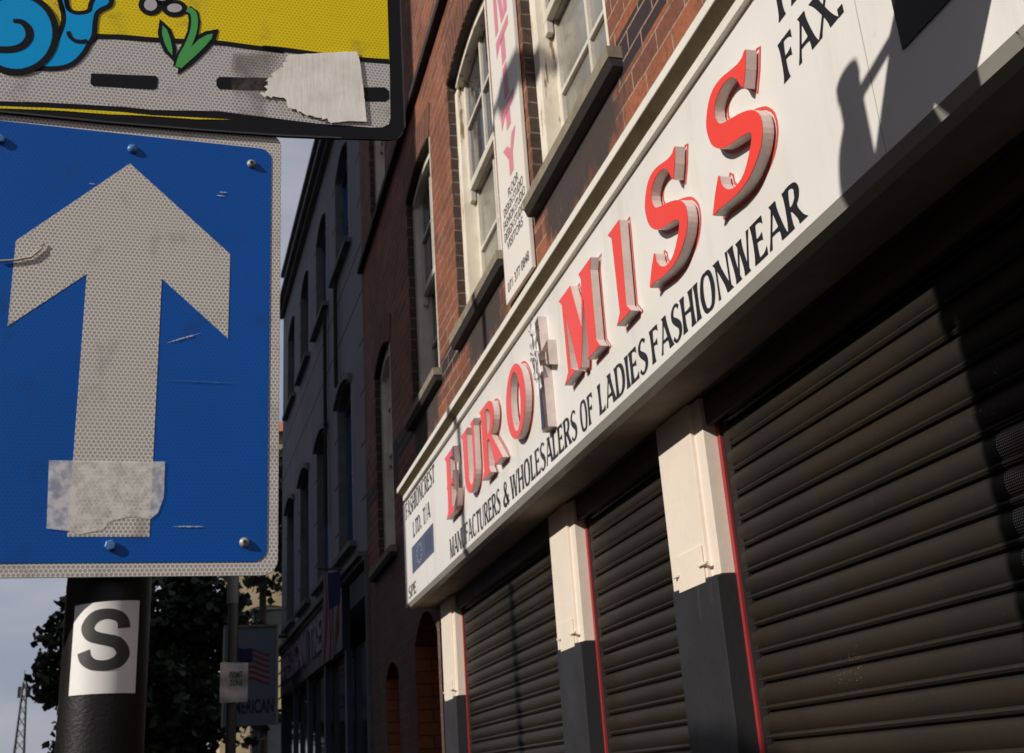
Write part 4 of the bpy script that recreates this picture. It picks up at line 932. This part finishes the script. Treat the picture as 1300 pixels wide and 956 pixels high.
# centre line of the grotesque S in photographs of such stickers: (across, down, stroke)
Sc = [(655, 540, 110), (645, 485, 104), (600, 440, 92), (510, 422, 86), (418, 448, 100), (364, 525, 112), (392, 592, 104), (455, 622, 96), (530, 640, 96), (612, 668, 106), (658, 745, 118), (625, 812, 106), (560, 842, 90), (490, 848, 86), (415, 832, 92), (362, 785, 108), (343, 727, 114)]
P_, W_ = catmull([(p[0], p[1]) for p in Sc], [p[2] for p in Sc], sub=6)
P2 = [(.038 * math.asin((p[0] - 494) * .0001058 / .038), .174 - (p[1] - 314) * .0001067) for p in P_]
b = MB()

for q in range(6):
    def CQ(a, z, d, q=q): return CYL(a, z, d)
    n_ = len(P2); b0 = len(b.v)
    for i in range(n_):
        a_ = P2[max(i - 1, 0)]; c_ = P2[min(i + 1, n_ - 1)]
        dx, dy = c_[0] - a_[0], c_[1] - a_[1]; l = math.hypot(dx, dy)
        for e_ in (q / 6 - .5, (q + 1) / 6 - .5):
            w_ = W_[i] * .0001058 * e_
            b.v.append(CYL(P2[i][0] - dy / l * w_, P2[i][1] + dx / l * w_, .0009))
    for i in range(n_ - 1): b.f.append((b0 + 2 * i, b0 + 2 * i + 1, b0 + 2 * i + 3, b0 + 2 * i + 2)); b.m.append(0)
b.build('sticker_letter', M['stickerS'], st)

# blue one-way plate: local frame, x along the plate, z up, y = depth
def plate_thing(name, label, cat, o, ang, zref):
    r = thing(name, label, cat, (o[0], o[1], zref)); r.rotation_euler = (0, 0, ang); return r
class LB(MB):
    def build(s, name, mats, parent, off, **kw):
        z0_ = off
        vs = s.v
        me = bpy.data.meshes.new(name)
        me.from_pydata([(x, y, z - z0_) for x, y, z in vs], [], s.f)
        for m in (mats if isinstance(mats, (list, tuple)) else [mats]): me.materials.append(m)
        for p, mi in zip(me.polygons, s.m): p.material_index = mi
        bm = bmesh.new(); bm.from_mesh(me); bmesh.ops.recalc_face_normals(bm, faces=bm.faces); bm.to_mesh(me); bm.free()
        if kw.get('smooth'): me.polygons.foreach_set('use_smooth', [True] * len(me.polygons))
        o = bpy.data.objects.new(name, me); COL.objects.link(o); o.parent = parent
        if kw.get('bevel'):
            bv = o.modifiers.new('bevel', 'BEVEL'); bv.width = kw['bevel']; bv.segments = 2; bv.limit_method = 'ANGLE'
        return o
def LFm(x, z, d): return (x, d, z)
def rrect(x0, x1, z0, z1, r, n=8):
    o = []
    for cx, cz, a in ((x1 - r, z1 - r, 0), (x0 + r, z1 - r, 90), (x0 + r, z0 + r, 180), (x1 - r, z0 + r, 270)):
        for i in range(n + 1):
            q = math.radians(a + 90 * i / n); o.append((cx + r * math.cos(q), cz + r * math.sin(q)))
    return o
ow = plate_thing('one_way_sign', 'blue square-edged plate with a white upward arrow, taped and scratched', 'road sign', (-.088, 1.10), math.atan2(.07301, .99733), .43)
Z0 = .43
def part(name, m, poly, d0, d1, parent=ow, **kw):
    mb = LB(); mb.prism(poly, LFm, d0, d1, holes=kw.pop('holes', ())); return mb.build(name, m, parent, kw.pop('z0', Z0), **kw)
part('plate', M['hexwhite'], rrect(-.1537, .1537, .1936, .6745, .015), 0, .003, bevel=.0008)
part('blue_field', M['hexblue'], rrect(-.1432, .1432, .2064, .6548, .013), -.0006, -.0002)
part('white_arrow', M['hexwhite'], [(-.0015, .6202), (.1021, .5253), (.1019, .4314), (.0355, .4923), (.0355, .2300), (-.0355, .2300), (-.0355, .4915), (-.1024, .4318), (-.1026, .5219)], -.0010, -.0006)
part('tape', M['film'], D['b_tape'], -.0016, None)
SCR = [NT('scratch').fin((.50, .52, .52), .6), NT('faint_scratch').fin((.02, .17, .33), .6)]
rr = random.Random(9)
for i, s_ in enumerate(D['b_scr']):
    cz_ = sum(p[1] for p in s_) / len(s_)
    x0_ = min(p[0] for p in s_); x1_ = max(p[0] for p in s_)
    b = LB(); n = 26; tilt = (s_[2][1] - s_[0][1]) if i == 2 else 0
    W_ = [max(.0001, (.0016 if i != 1 else .0010) * math.sin(math.pi * (j + .5) / n) * rr.uniform(.2, 1.2)) for j in range(n)]
    b.ribbon([(x0_ + (x1_ - x0_) * j / (n - 1), cz_ + tilt * (j / (n - 1) - .5) + rr.uniform(-.0002, .0002)) for j in range(n)], W_, LFm, -.0016)
    b.build('scratch', SCR[1 if i == 1 else 0], ow, Z0)
b = LB()
def bolt(mb, x, z, r, hexed, d=-.0012):
    n = 6 if hexed else 20
    rings = [(r, 0), (r * .95, -.0018), (r * .6, -.0034), (0.0002, -.0040)] if not hexed else [(r, 0), (r, -.0030), (r * .8, -.0038), (.0002, -.0040)]
    b0 = len(mb.v)
    for rr_, dd in rings:
        for i in range(n): mb.v.append((x + rr_ * math.cos(2 * math.pi * i / n + .3), d + dd, z + rr_ * math.sin(2 * math.pi * i / n + .3)))
    for q in range(3):
        for i in range(n):
            j = (i + 1) % n; mb.f.append((b0 + q * n + i, b0 + q * n + j, b0 + (q + 1) * n + j, b0 + (q + 1) * n + i)); mb.m.append(0)
for x, z, hx in ((0, .6373, False), (.0018, .2218, True), (-.1266, .6325, True)):
    b = LB(); bolt(b, x, z, .0052, hx); b.build('bolt', NT('painted_bolt').fin((.06, .19, .42), .3), ow, Z0, smooth=not hx)
for x, z in ((.1219, .6339), (.1218, .2246), (-.1219, .2246)):
    b = LB(); bolt(b, x, z, .0048, False); rv_ = b.build('rivet', M['alu'], ow, Z0, smooth=True)
    b = LB(); b.prism(ell(x, z, .0017, .0017, 12), LFm, -.0056, -.0050); b.build('rivet_hole', M['guide'], rv_, Z0)
b = LB(); b.box(-.11, .11, .0032, .012, .58, .60); b.box(-.11, .11, .0032, .012, .25, .27); b.build('bracket', M['alu'], ow, Z0)
b = LB(); b.tube([(x, -.003, z) for x, z in D['rope']], .0011, 6); b.build('string', NT('string').fin((.45, .40, .28), .8), ow, Z0)

# yellow zone sign above it
Z1 = 1.2
zs_ = plate_thing('zone_sign', 'large yellow street sign with a cartoon snail and flower, torn tape on it', 'road sign', (-.088, 1.0960), math.atan2(.07301, .99733), Z1)
yp = lambda name, m, poly, d0, d1=None, **kw: part(name, m, poly, d0, d1, parent=zs_, z0=Z1, **kw)
bot = [(-.2680, .6590), (-.1285, .6625), (-.0239, .6639), (.07, .6670), (.1559, .6712), (.22, .6765)]
outl = bot + [(.2620, .6805)] + arcp(.2695, .7050, .024, .0240, -80, 0, 6) + [(.2935, .86), (.2935, 1.746)] + arcp(.2695, 1.746, .024, .024, 0, 90, 6) + arcp(-.2695, 1.746, .024, .024, 90, 180, 6) + [(-.2935, .69)] + arcp(-.2695, .683, .024, .024, 180, 265, 6)
yp('plate', M['signblack'], outl, 0, .003)
b = LB()
for i in range(len(bot) - 1):
    pass
b.prism([(p[0], p[1]) for p in bot] + [(p[0], p[1] + .0018) for p in bot[::-1]], LFm, -.0004, .0037)
b.box(.2920, .2938, -.0004, .0037, .70, 1.69)
b.build('flange', NT('dark_flange').fin((.05, .042, .042), .4), zs_, Z1)
gt = D['y_groundtop']
# lower edge follows the top of the drawn ground
yel = [(-.2675, gt[0][1])] + [p for p in gt[:-1]] + [(.2770, gt[-1][1]), (.2770, 1.735)] + arcp(.2620, 1.735, .015, .015, 0, 90, 5) + arcp(-.2620, 1.735, .015, .015, 90, 180, 5)
yp('yellow_field', M['hexyellow'], yel, -.0004)
g_ = D['y_grey']
grey = [(-.2675, .750)] + [p for p in g_ if p[0] > -.2675] + [(-.2675, .668)]
yp('grey_road', M['hexgrey'], grey, -.0004)
yp('yellow_sliver', M['hexyellow'], [(-.2675, .664)] + D['y_sliver'] + [(-.2675, .661)], -.0005)
b = LB(); b.ribbon(catmull(gt, [.0058] * len(gt))[0], .0062, LFm, -.0008); 
b.prism(D['y_stripe1'], LFm, -.0008, None); b.prism(D['y_stripe2'], LFm, -.0008, None); b.build('black_lines', M['signblack'], zs_, Z1)
b = LB(); b.prism(D['y_shell_o'], LFm, -.0010, None); b.ribbon(catmull(D['y_body'], [1] * len(D['y_body']), True)[0], .0105, LFm, -.0011, closed=True); b.build('snail_outline', M['signblack'], zs_, Z1)
b = LB(); b.prism(catmull(D['y_body'], [1] * len(D['y_body']), True)[0], LFm, -.0013, None); b.prism(D['y_shell'], LFm, -.0016, None); b.build('snail', M['signcyan'], zs_, Z1)
b = LB(); sp = catmull(D['y_spiral'], [1] * len(D['y_spiral']))[0]; b.ribbon(sp, [.0045 + .0035 * min(1, i / 8) for i in range(len(sp))], LFm, -.0019); 
sm = catmull(D['y_smile'], [1] * 5)[0]; b.ribbon(sm, .0042, LFm, -.0019)
ring = [(p[0], p[1]) for p in D['y_shell']]; 
b.ribbon(offset(ring, .0035), .007, LFm, -.0018, closed=True)
b.build('snail_spiral', M['signblack'], zs_, Z1)
b = LB()
for P in D['y_petals']: b.prism(offset(P, .0058), LFm, -.0009, None)
b.ribbon(D['y_stem'], .0125, LFm, -.0010); b.prism(offset(D['y_leaf1'], .0045), LFm, -.0010, None); b.prism(offset(D['y_leaf2'], .0050), LFm, -.0010, None)
b.build('flower_outline', M['signblack'], zs_, Z1)
b = LB()
for P in D['y_petals']: b.prism(P, LFm, -.0014, None)
b.build('petals', M['signpetal'], zs_, Z1)
b = LB(); b.ribbon(catmull(D['y_stem'], [1] * 7)[0], .0072, LFm, -.0014); b.prism(D['y_leaf1'], LFm, -.0015, None); b.prism(D['y_leaf2'], LFm, -.0015, None); b.build('leaves', M['signgreen'], zs_, Z1)
b = LB(); b.ribbon(D['y_scratch'], .0012, LFm, -.0022); b.build('scratch', NT('scratch_tan').fin((.5, .38, .12), .6), zs_, Z1)
yp('tape_residue', M['residue'], D['y_tape2'], -.0018)
# torn tape with a ragged left edge
tp = D['y_tape']; rg = []
rr = random.Random(3)
for i, p in enumerate(tp):
    q = tp[(i + 1) % len(tp)]
    L_ = math.hypot(q[0] - p[0], q[1] - p[1]); rag = 8 <= i or False
    n = max(1, int(L_ / .0025))
    for j in range(n):
        f = j / n; am = .0032 if rag else .0003
        rg.append((p[0] + (q[0] - p[0]) * f + rr.uniform(-am, am), p[1] + (q[1] - p[1]) * f + rr.uniform(-am, am)))
b = LB(); b.prism(rg, LFm, -.0026, -.0020); b.build('tape', M['tape'], zs_, Z1)
b = LB(); b.box(-.2, .2, .0045, .015, .74, .765); b.box(-.2, .2, .0032, .020, 1.60, 1.625); b.build('bracket', M['alu'], zs_, Z1)

# unseen plates higher on the same pole, shaped to cast the fascia shadow
up = plate_thing('upper_shadow_sign', 'unseen round-cornered plate at the top of the sign pole, shaped to cast a shadow on the fascia', 'road sign', (-.088, 1.12), 0, 1.9)
b = LB(); b.prism(rrect(-.29, .02, 1.725, 1.95, .07), LFm, 0, .003); b.build('plate', M['alu'], up, 1.9)
rs = plate_thing('octagonal_shadow_sign', 'unseen eight-sided sign plate on a side arm of the sign pole, shaped to cast the fascia shadow', 'road sign', (.42, 1.09), 0, 1.7)
b = LB(); b.prism([(.215 + .406 * math.cos(math.radians(22.5 + 45 * i)), 1.735 + .406 * math.sin(math.radians(22.5 + 45 * i))) for i in range(8)], LFm, 0, .003); b.build('plate', M['alu'], rs, 1.7)
b = LB(); b.box(-.26, -.10, .004, .012, 1.30, 1.80); b.build('shadow_batten', M['alu'], rs, 1.7)  # strip added to close a gap in the cast shadow
b = LB(); b.tube([(-.51, .03, 1.89), (-.2, .03, 1.76), (.2, .03, 1.74)], .014, 10); b.build('arm', M['alu'], rs, 1.7)

# ------------------------------------------------------------------ blue-grey rendered building further along
DBX, DBY = -.038, .99928
def BF(t, z, d): return (1.384 + DBX * t + DBY * d, 10.205 + DBY * t - DBX * d, z)
sb = thing('rendered_building', 'dark blue-grey rendered building with jointed walls and blue sash windows beyond the brick one', 'building', (1.3, 13.8, -1.6))
bops = []
for i, a in enumerate((.68, 2.40, 4.12, 5.78)):
    bops.append((a + .06, a + 1.02, 5.40, 6.62, .17)); bops.append((a + .06, a + 1.02, 2.20, 3.82, .12))
wall = MB(); rev = []
facade(wall, rev, BF, 0.0, 7.5, 1.98, 8.02, bops, .14)
wall.poly([BF(7.5, -1.6, 0), BF(7.5, 8.02, 0), BF(7.5, 8.02, 6), BF(7.5, -1.6, 6)])
wall.poly([BF(0, 8.0, .01), BF(7.5, 8.0, .01), BF(7.5, 8.0, 6), BF(0, 8.0, 6)])
wall.build('wall', M['stucco'], sb)
for r_ in rev: r_.build('window_reveal', M['stucco_trim'], sb)
for o in bops:
    window(BF, *o, sb, M['bluewin'], M['bluewin'], M['glass'], fw=.05, bars=False, d0=.09)
    s = MB(); s.obox(BF, o[0] - .14, o[1] + .14, o[2] - .06, o[2] - .001, -.07, .08); s.build('window_sill', M['stucco_trim'], sb, bevel=.006)
    if o[2] < 3:       # keyed segmental hood
        n = 10; a_, b_ = o[0] - .05, o[1] + .05
        arc = [(a_ + (b_ - a_) * i / n, o[3] + .02 + o[4] * (1 - (2 * i / n - 1) ** 2)) for i in range(n + 1)]
        v = MB(); v.prism(arc + [(p[0], p[1] + .07) for p in arc[::-1]], BF, -.045, -.001); v.build('window_hood', M['stucco_trim'], sb)
b = MB(); b.obox(BF, -.01, 7.56, 7.34, 7.42, -.13, -.001); b.obox(BF, 0, 7.53, 7.27, 7.339, -.07, -.001); b.build('cornice', M['stucco_trim'], sb, bevel=.01)
b = MB(); b.obox(BF, -.01, 7.54, 8.021, 8.09, -.05, .25); b.build('coping', M['stucco_trim'], sb, bevel=.01)
b = MB(); b.obox(BF, 0.001, 7.52, 1.93, 1.978, -.09, .05); b.obox(BF, 0.001, 7.50, 1.885, 1.929, -.05, .05); b.build('shop_cornice', M['stucco_trim'], sb, bevel=.006)
for tt, za, zb_ in ((1.545, 4.05, 5.35), (2.40, 2.75, 5.3)):
    b = MB(); b.tube([BF(tt, za, -.035), BF(tt, zb_, -.035)], .022, 8); b.build('cable_duct', M['string'], sb, smooth=True)
b = MB(); b.obox(BF, 1.35, 7.3, 1.28, 1.884, -.03, .05); b.build('shop_fascia', M['shopblue'], sb)
b = MB()
def BT(a, z, d): return BF(-a, z, d)
def extr(mb, body, a0, a1, b0, b1, fr, d0, d1):
    vs, fs = text_mesh(body, .02)
    n0 = len(mb.v)
    mb.add([fr(a0 + (a1 - a0) * x, b0 + (b1 - b0) * y, d0) for x, y in vs], fs)
    # side walls from the boundary edges
    ed = {}
    for f in fs:
        for i in range(len(f)):
            e = (f[i], f[(i + 1) % len(f)]); ed[e] = 1
    n1 = len(mb.v)
    mb.v += [tuple(fr(a0 + (a1 - a0) * x, b0 + (b1 - b0) * y, d1)) for x, y in vs]
    for (i, j) in ed:
        if (j, i) not in ed:
            mb.f.append((n0 + i, n0 + j, n1 + j, n1 + i)); mb.m.append(0)
extr(b, 'AMERICAN', -6.85, -3.95, 1.42, 1.80, BT, -.075, -.032)
b.build('shop_lettering', M['mauve'], sb); b = MB()
extr(b, 'TREND', -3.65, -1.60, 1.42, 1.80, BT, -.075, -.032)
b.build('shop_lettering', M['mauve'], sb)
b = MB(); b.obox(BF, 0, 7.5, -1.6, 1.884, .30, .35); b.obox(BF, 0, .12, -1.6, 1.884, .0, .30); b.obox(BF, 7.35, 7.5, -1.6, 1.884, 0, .30)
for tt in (1.3, 2.8, 4.3, 5.8): b.obox(BF, tt, tt + .10, -1.6, 1.279, 0, .06)
b.obox(BF, .12, 7.35, -1.6, -1.0, 0.01, .06)
b.build('shopfront', M['shopblue'], sb)
b = MB(); b.obox(BF, .13, 7.34, -.99, 1.27, .075, .08); b.build('shop_window', M['glass'], sb)
b = MB(); b.obox(BF, -.045, -.005, -1.6, 1.9, -.03, .02); b.build('corner_board', M['stucco_trim'], sb)

# flag hanging over the rendered building's shopfront
fl = MB()
nu, nv = 8, 14
b0 = 0
def FP(u, v):          # u across 0..1, v down 0..1
    t = .98 + .12 * u; z = 2.0 - .86 * v * (1 - .10 * (1 - u)) - .10 * u * 0
    d = -.10 - .155 * u + .012 * math.sin(7 * u + 5 * v) - .03 * v * (1 - u)
    return BF(t, z - .12 * (1 - u) * 0 - .03 * math.sin(3 * u), d)
for i in range(nu + 1):
    for j in range(nv + 1): fl.v.append(FP(i / nu, j / nv))
for i in range(nu):
    for j in range(nv):
        a = i * (nv + 1) + j
        fl.f.append((a, a + nv + 1, a + nv + 2, a + 1))
        canton = j < 6 and i < 5
        fl.m.append(2 if canton else i % 2)
o = fl.build('flag', [M['flagred'], M['flagwhite'], M['flagblue']], None, smooth=True)
tag(o, 'small striped flag hanging folded over the dark shopfront of the rendered building', 'flag')
b = MB(); b.tube([BF(.95, 1.98, -.0005), BF(1.12, 2.03, -.30)], .011, 8); o = b.build('flag_pole', M['greypole'], None, smooth=True)
tag(o, 'short pole sticking out of the rendered wall and carrying the striped flag', 'flag pole')

# projecting board with a flag picture
pb = thing('projecting_sign', 'pale blue projecting board with a striped flag picture and dark blue letters', 'sign', (.62, 16.0, 1.5))
def PB(a, z, d): return (a, 16.0 + d, z)
b = MB(); b.prism([(.26, .85), (.93, .85), (.93, 2.10), (.26, 2.10)], PB, 0, .06); b.build('board', M['boardgrey'], pb, bevel=.004)
b = MB(); b.box(.24, .95, 15.98, 16.07, 2.101, 2.135); b.build('top_rail', M['sill'], pb)
b = MB(); b.box(.931, .955, 15.98, 16.07, .85, 2.10); b.box(.235, .259, 15.98, 16.07, .85, 2.10); b.build('side_rail', M['trim'], pb)
b = MB()
for i in range(11):
    mi = i % 2
    top = []; bo = []
    for q in range(9):
        x = .40 + .44 * q / 8; wv = -.018 * math.sin(q * 1.1) - .10 * q / 8
        top.append((x, 1.86 - .036 * i + wv)); bo.append((x, 1.86 - .036 * (i + 1) + wv))
    if i < 5: top = top[4:]; bo = bo[4:]
    b.prism(top + bo[::-1], PB, -.004, -.001, mi)
tp_ = [(.40 + .22 * q / 4, 1.862 - .018 * math.sin(q * 1.1) - .10 * q / 8) for q in range(5)]
b.prism(tp_ + [(p[0], p[1] - .18) for p in tp_[::-1]], PB, -.004, -.001, 2)
b.build('flag_picture', [M['flagred'], M['flagwhite'], M['flagblue']], pb)
b = MB(); put_text(b, 'AMERICAN', .30, .90, 1.00, 1.18, PB, -.003, .03); b.build('lettering', M['flagblue'], pb)
b = MB(); b.box(.956, 1.16, 16.01, 16.05, 1.95, 1.99); b.box(.956, 1.16, 16.01, 16.05, 1.0, 1.04)
for i in range(6): b.tube([(.96, 16.03, 1.0 + .16 * i), (1.15, 16.03, 1.16 + .16 * i)], .010, 6)
b.build('bracket', M['string'], pb)

# slim pole with a laminated notice, between the near pole and the board
lp = thing('parking_pole', 'slim dark grey pole with a thicker sleeve at the top, behind the blue arrow sign', 'pole', (.157, 7.0, -1.6))
b = MB(); b.tube([(.157, 7, -1.6), (.157, 7, 1.06)], .030, 16); b.build('post', M['greypole'], lp, smooth=True)
b = MB(); b.tube([(.152, 7, 1.06), (.152, 7, 2.3)], .034, 16); b.build('sleeve', M['sleeve'], lp, smooth=True)
nt_ = thing('notice', 'crumpled laminated paper notice tied to the slim grey pole', 'notice', (.168, 6.95, .6))
b = MB(); nx = 10
for i in range(nx + 1):
    for j in range(nx + 1):
        u, v = i / nx, j / nx
        b.v.append((.090 + .155 * u, 6.955 - .008 * math.sin(5 * u + 3 * v) - .006 * math.sin(11 * v), .50 + .215 * v + .01 * (1 - u) * (v > .9)))
for i in range(nx):
    for j in range(nx):
        a = i * (nx + 1) + j; b.f.append((a, a + nx + 1, a + nx + 2, a + 1)); b.m.append(0)
b.build('sheet', M['plastic'], nt_, smooth=True)
b = MB(); NB = lambda a, z, d: (a, 6.938 + d, z)
put_text(b, 'PERMIT', .142, .215, .635, .668, NB, 0, .03); put_text(b, 'ZONE', .142, .215, .590, .622, NB, 0, .03)
b.build('lettering', M['black_text'], nt_)

# ------------------------------------------------------------------ background
be = thing('beige_building', 'beige brick building with an orange tiled edge far behind the tree', 'building', (3.4, 32, -1.6))
def CF(t, z, d): return (t, 32 + d, z)
ops2 = [(a, a + .9, z_, z_ + 1.3, .08) for a in (1.2, 3.2, 5.2, 7.2) for z_ in (.6, 3.4, 6.2)]
wall = MB(); rev = []; facade(wall, rev, CF, .45, 9.0, -1.7, 9.6, ops2, .15)
wall.poly([CF(.45, -1.7, 0), CF(.45, 9.6, 0), CF(.45, 9.6, 8), CF(.45, -1.7, 8)])
wall.build('wall', M['beige'], be); [r_.build('window_reveal', M['beige'], be) for r_ in rev]
for o in ops2:
    f = MB(); f.obox(CF, o[0], o[1], o[2], o[3] + .08, .12, .16); win = f.build('window', M['sash'], be)
    f = MB(); f.obox(CF, o[0] + .06, o[1] - .06, o[2] + .06, o[3] - .02, .112, .118); f.build('pane', M['glass'], win)
b = MB(); b.prism([(-.25, 9.601), (8, 9.601), (4, 11.2)], lambda y, z, d: (d, 32 + y, z), .30, 9.2); b.build('roof', M['tile'], be)

def tree(name, label, cx, cy, cz, rx, ry, rz, nleaf, size, seed, trunk_r=.16, group=None, left_cut=None):
    rr = random.Random(seed)
    tr = thing(name, label, 'tree', (cx, cy, -1.6), group)
    b = MB()
    b.tube([(cx, cy, -1.62), (cx + .03, cy, -.4), (cx - .05, cy, cz - rz * .5), (cx, cy, cz + rz * .4)], [trunk_r, trunk_r * .8, trunk_r * .55, trunk_r * .15], 12)
    cl = []
    for i in range(26):
        a = rr.uniform(0, 6.28); e = rr.uniform(-.7, 1.2); q = rr.uniform(.55, .95)
        p = (cx + rx * q * math.cos(a) * math.cos(e), cy + ry * q * math.sin(a) * math.cos(e), cz + rz * q * math.sin(e))
        s0 = (cx, cy, cz - rz * .75 + rr.random() * rz * .9)
        mid = tuple((s0[j] + p[j]) / 2 + rr.uniform(-.12, .12) for j in range(3))
        b.tube([s0, mid, p], [trunk_r * .30, trunk_r * .18, trunk_r * .05], 6)
        cl.append((p, rr.uniform(.32, .55)))
    b.build('trunk', M['bark'], tr, smooth=True)
    for i in range(60):
        while True:
            x, y, z = (rr.uniform(-1, 1) for _ in range(3))
            if x * x + y * y + z * z < 1: break
        cl.append(((cx + rx * x * .95, cy + ry * y * .95, cz + rz * z * .95), rr.uniform(.28, .5)))
    lf = MB()
    for i in range(nleaf):
        p, r = cl[rr.randrange(len(cl))]
        while True:
            x, y, z = (rr.uniform(-1, 1) for _ in range(3))
            if x * x + y * y + z * z < 1: break
        c_ = Vector((p[0] + x * r * rx * .62, p[1] + y * r * ry * .62, p[2] + z * r * rz * .5))
        n_ = Vector((rr.gauss(0, 1), rr.gauss(0, 1), rr.gauss(.6, 1))).normalized()
        u = n_.orthogonal().normalized(); u.rotate(Matrix.Rotation(rr.uniform(0, 6.28), 3, n_)); v = n_.cross(u)
        s_ = size * rr.uniform(.45, 1.4)
        pts = []
        for (a, bb_) in ((-.5, 0), (-.2, .34), (.12, .42), (.28, .2), (.55, 0), (.28, -.2), (.12, -.42), (-.2, -.34)):
            pts.append(tuple(c_ + u * (a * s_) + v * (bb_ * s_) + n_ * (-.25 * abs(bb_) * s_)))
        lf.add(pts, [(0, 1, 2, 3, 4), (0, 4, 5, 6, 7)])
    lf.build('crown', M['leaf'], tr, fix=False)
    return tr
tree('street_tree', 'dense dark leafy street tree behind the sign pole, its leaves against the sky', -.85, 20.5, 1.75, 1.80, 1.6, 2.45, 13000, .155, 11)
tree('street_tree', 'smaller leafy tree further off beside the beige building', 1.15, 24, 5.35, 1.25, 1.2, 1.55, 5200, .15, 23, .12)

ms = MB()
mx_, my_ = -8.15, 60
for i in range(4):
    q = math.pi / 4 + i * math.pi / 2
    ms.tube([(mx_ + .55 * math.cos(q), my_ + .55 * math.sin(q), -1.6), (mx_ + .10 * math.cos(q), my_ + .10 * math.sin(q), 5.7)], .035, 6)
for j in range(14):
    for i in range(4):
        q0 = math.pi / 4 + i * math.pi / 2; q1 = q0 + math.pi / 2
        f0 = .55 - .45 * j / 14; f1 = .55 - .45 * (j + 1) / 14; z0_ = -1.6 + 7.3 * j / 14; z1_ = -1.6 + 7.3 * (j + 1) / 14
        ms.tube([(mx_ + f0 * math.cos(q0), my_ + f0 * math.sin(q0), z0_), (mx_ + f1 * math.cos(q1), my_ + f1 * math.sin(q1), z1_)], .022, 5)
ms.tube([(mx_ - .05, my_, 5.7), (mx_ - .05, my_, 6.25)], .02, 6); ms.box(mx_ - .28, mx_ - .12, my_ - .05, my_ + .05, 5.0, 5.5); ms.box(mx_ + .12, mx_ + .28, my_ - .05, my_ + .05, 5.0, 5.5)
o = ms.build('lattice_mast', M['greypole'], None); tag(o, 'thin grey lattice mast far off against the sky at the left', 'mast')

# across the street: what the sun has to pass
def far_block(label, y0, y1, zt, seed):
    r = thing('terrace_house', label, 'building', (-6.2, (y0 + y1) / 2, -1.6))
    fr = lambda t, z, d: (-6.2 - d, t, z)
    n = max(1, int((y1 - y0) / 2.2)); st = (y1 - y0) / n
    op = [(y0 + st * i + .6, y0 + st * i + 1.6, z_, z_ + 1.5, .10) for i in range(n) for z_ in ((-.4, 2.6, 5.6, 8.6) if zt > 11 else (-.4, 2.6))]
    wl_ = MB(); rv_ = []; facade(wl_, rv_, fr, y0, y1, -1.7, zt, op, .15)
    wl_.poly([fr(y0, -1.7, 0), fr(y0, zt, 0), fr(y0, zt, 8), fr(y0, -1.7, 8)]); wl_.poly([fr(y1, -1.7, 0), fr(y1, zt, 0), fr(y1, zt, 8), fr(y1, -1.7, 8)])
    wl_.poly([fr(y0, zt, 0), fr(y1, zt, 0), fr(y1, zt, 8), fr(y0, zt, 8)]); wl_.poly([fr(y0, -1.7, 8), fr(y0, zt, 8), fr(y1, zt, 8), fr(y1, -1.7, 8)])
    wl_.build('wall', M['brick_plain'], r); [r_.build('window_reveal', M['brick_plain'], r) for r_ in rv_]
    for a in op:
        f = MB(); f.obox(fr, a[0], a[1], a[2], a[3] + .1, .12, .16); win = f.build('window', M['sash'], r)
        f = MB(); f.obox(fr, a[0] + .07, a[1] - .07, a[2] + .07, a[3] - .02, .112, .118); f.build('pane', M['glass'], win)
    f = MB(); f.obox(fr, y0 - .01, y1 + .01, zt - .12, zt + .08, -.10, -.001); f.build('cornice', M['sill'], r)
far_block('tall brick terrace across the street that shades the far wall', 3.95, 21.0, 13.4, 1)
far_block('low brick terrace across the street behind the viewer', -26.0, -11.0, 5.5, 2)
far_block('single storey brick shop row across the street from the white shop sign', -10.9, 3.9, 2.2, 3)

# street lamp across the road
ls = thing('street_lamp', 'grey street lamp post with a curved arm across the road', 'street lamp', (-4.0, 3.20, -1.6))
b = MB(); b.tube([(-4, 3.2, -1.6), (-4, 3.2, 1.0), (-4, 3.2, 5.6)], [.055, .045, .035], 14); b.build('post', M['greypole'], ls, smooth=True)
b = MB(); b.tube([(-4, 3.2, 5.6), (-4, 3.05, 5.95), (-4, 2.75, 6.08), (-4, 2.5, 6.10)], .028, 10); b.build('arm', M['greypole'], ls, smooth=True)
b = MB(); b.tube([(-4, 2.55, 6.09), (-4, 2.48, 6.08), (-4, 2.25, 6.05), (-4, 2.02, 6.06), (-4, 1.96, 6.07)], [.04, .085, .10, .07, .03], 14); b.build('lamp_head', M['greypole'], ls, smooth=True)
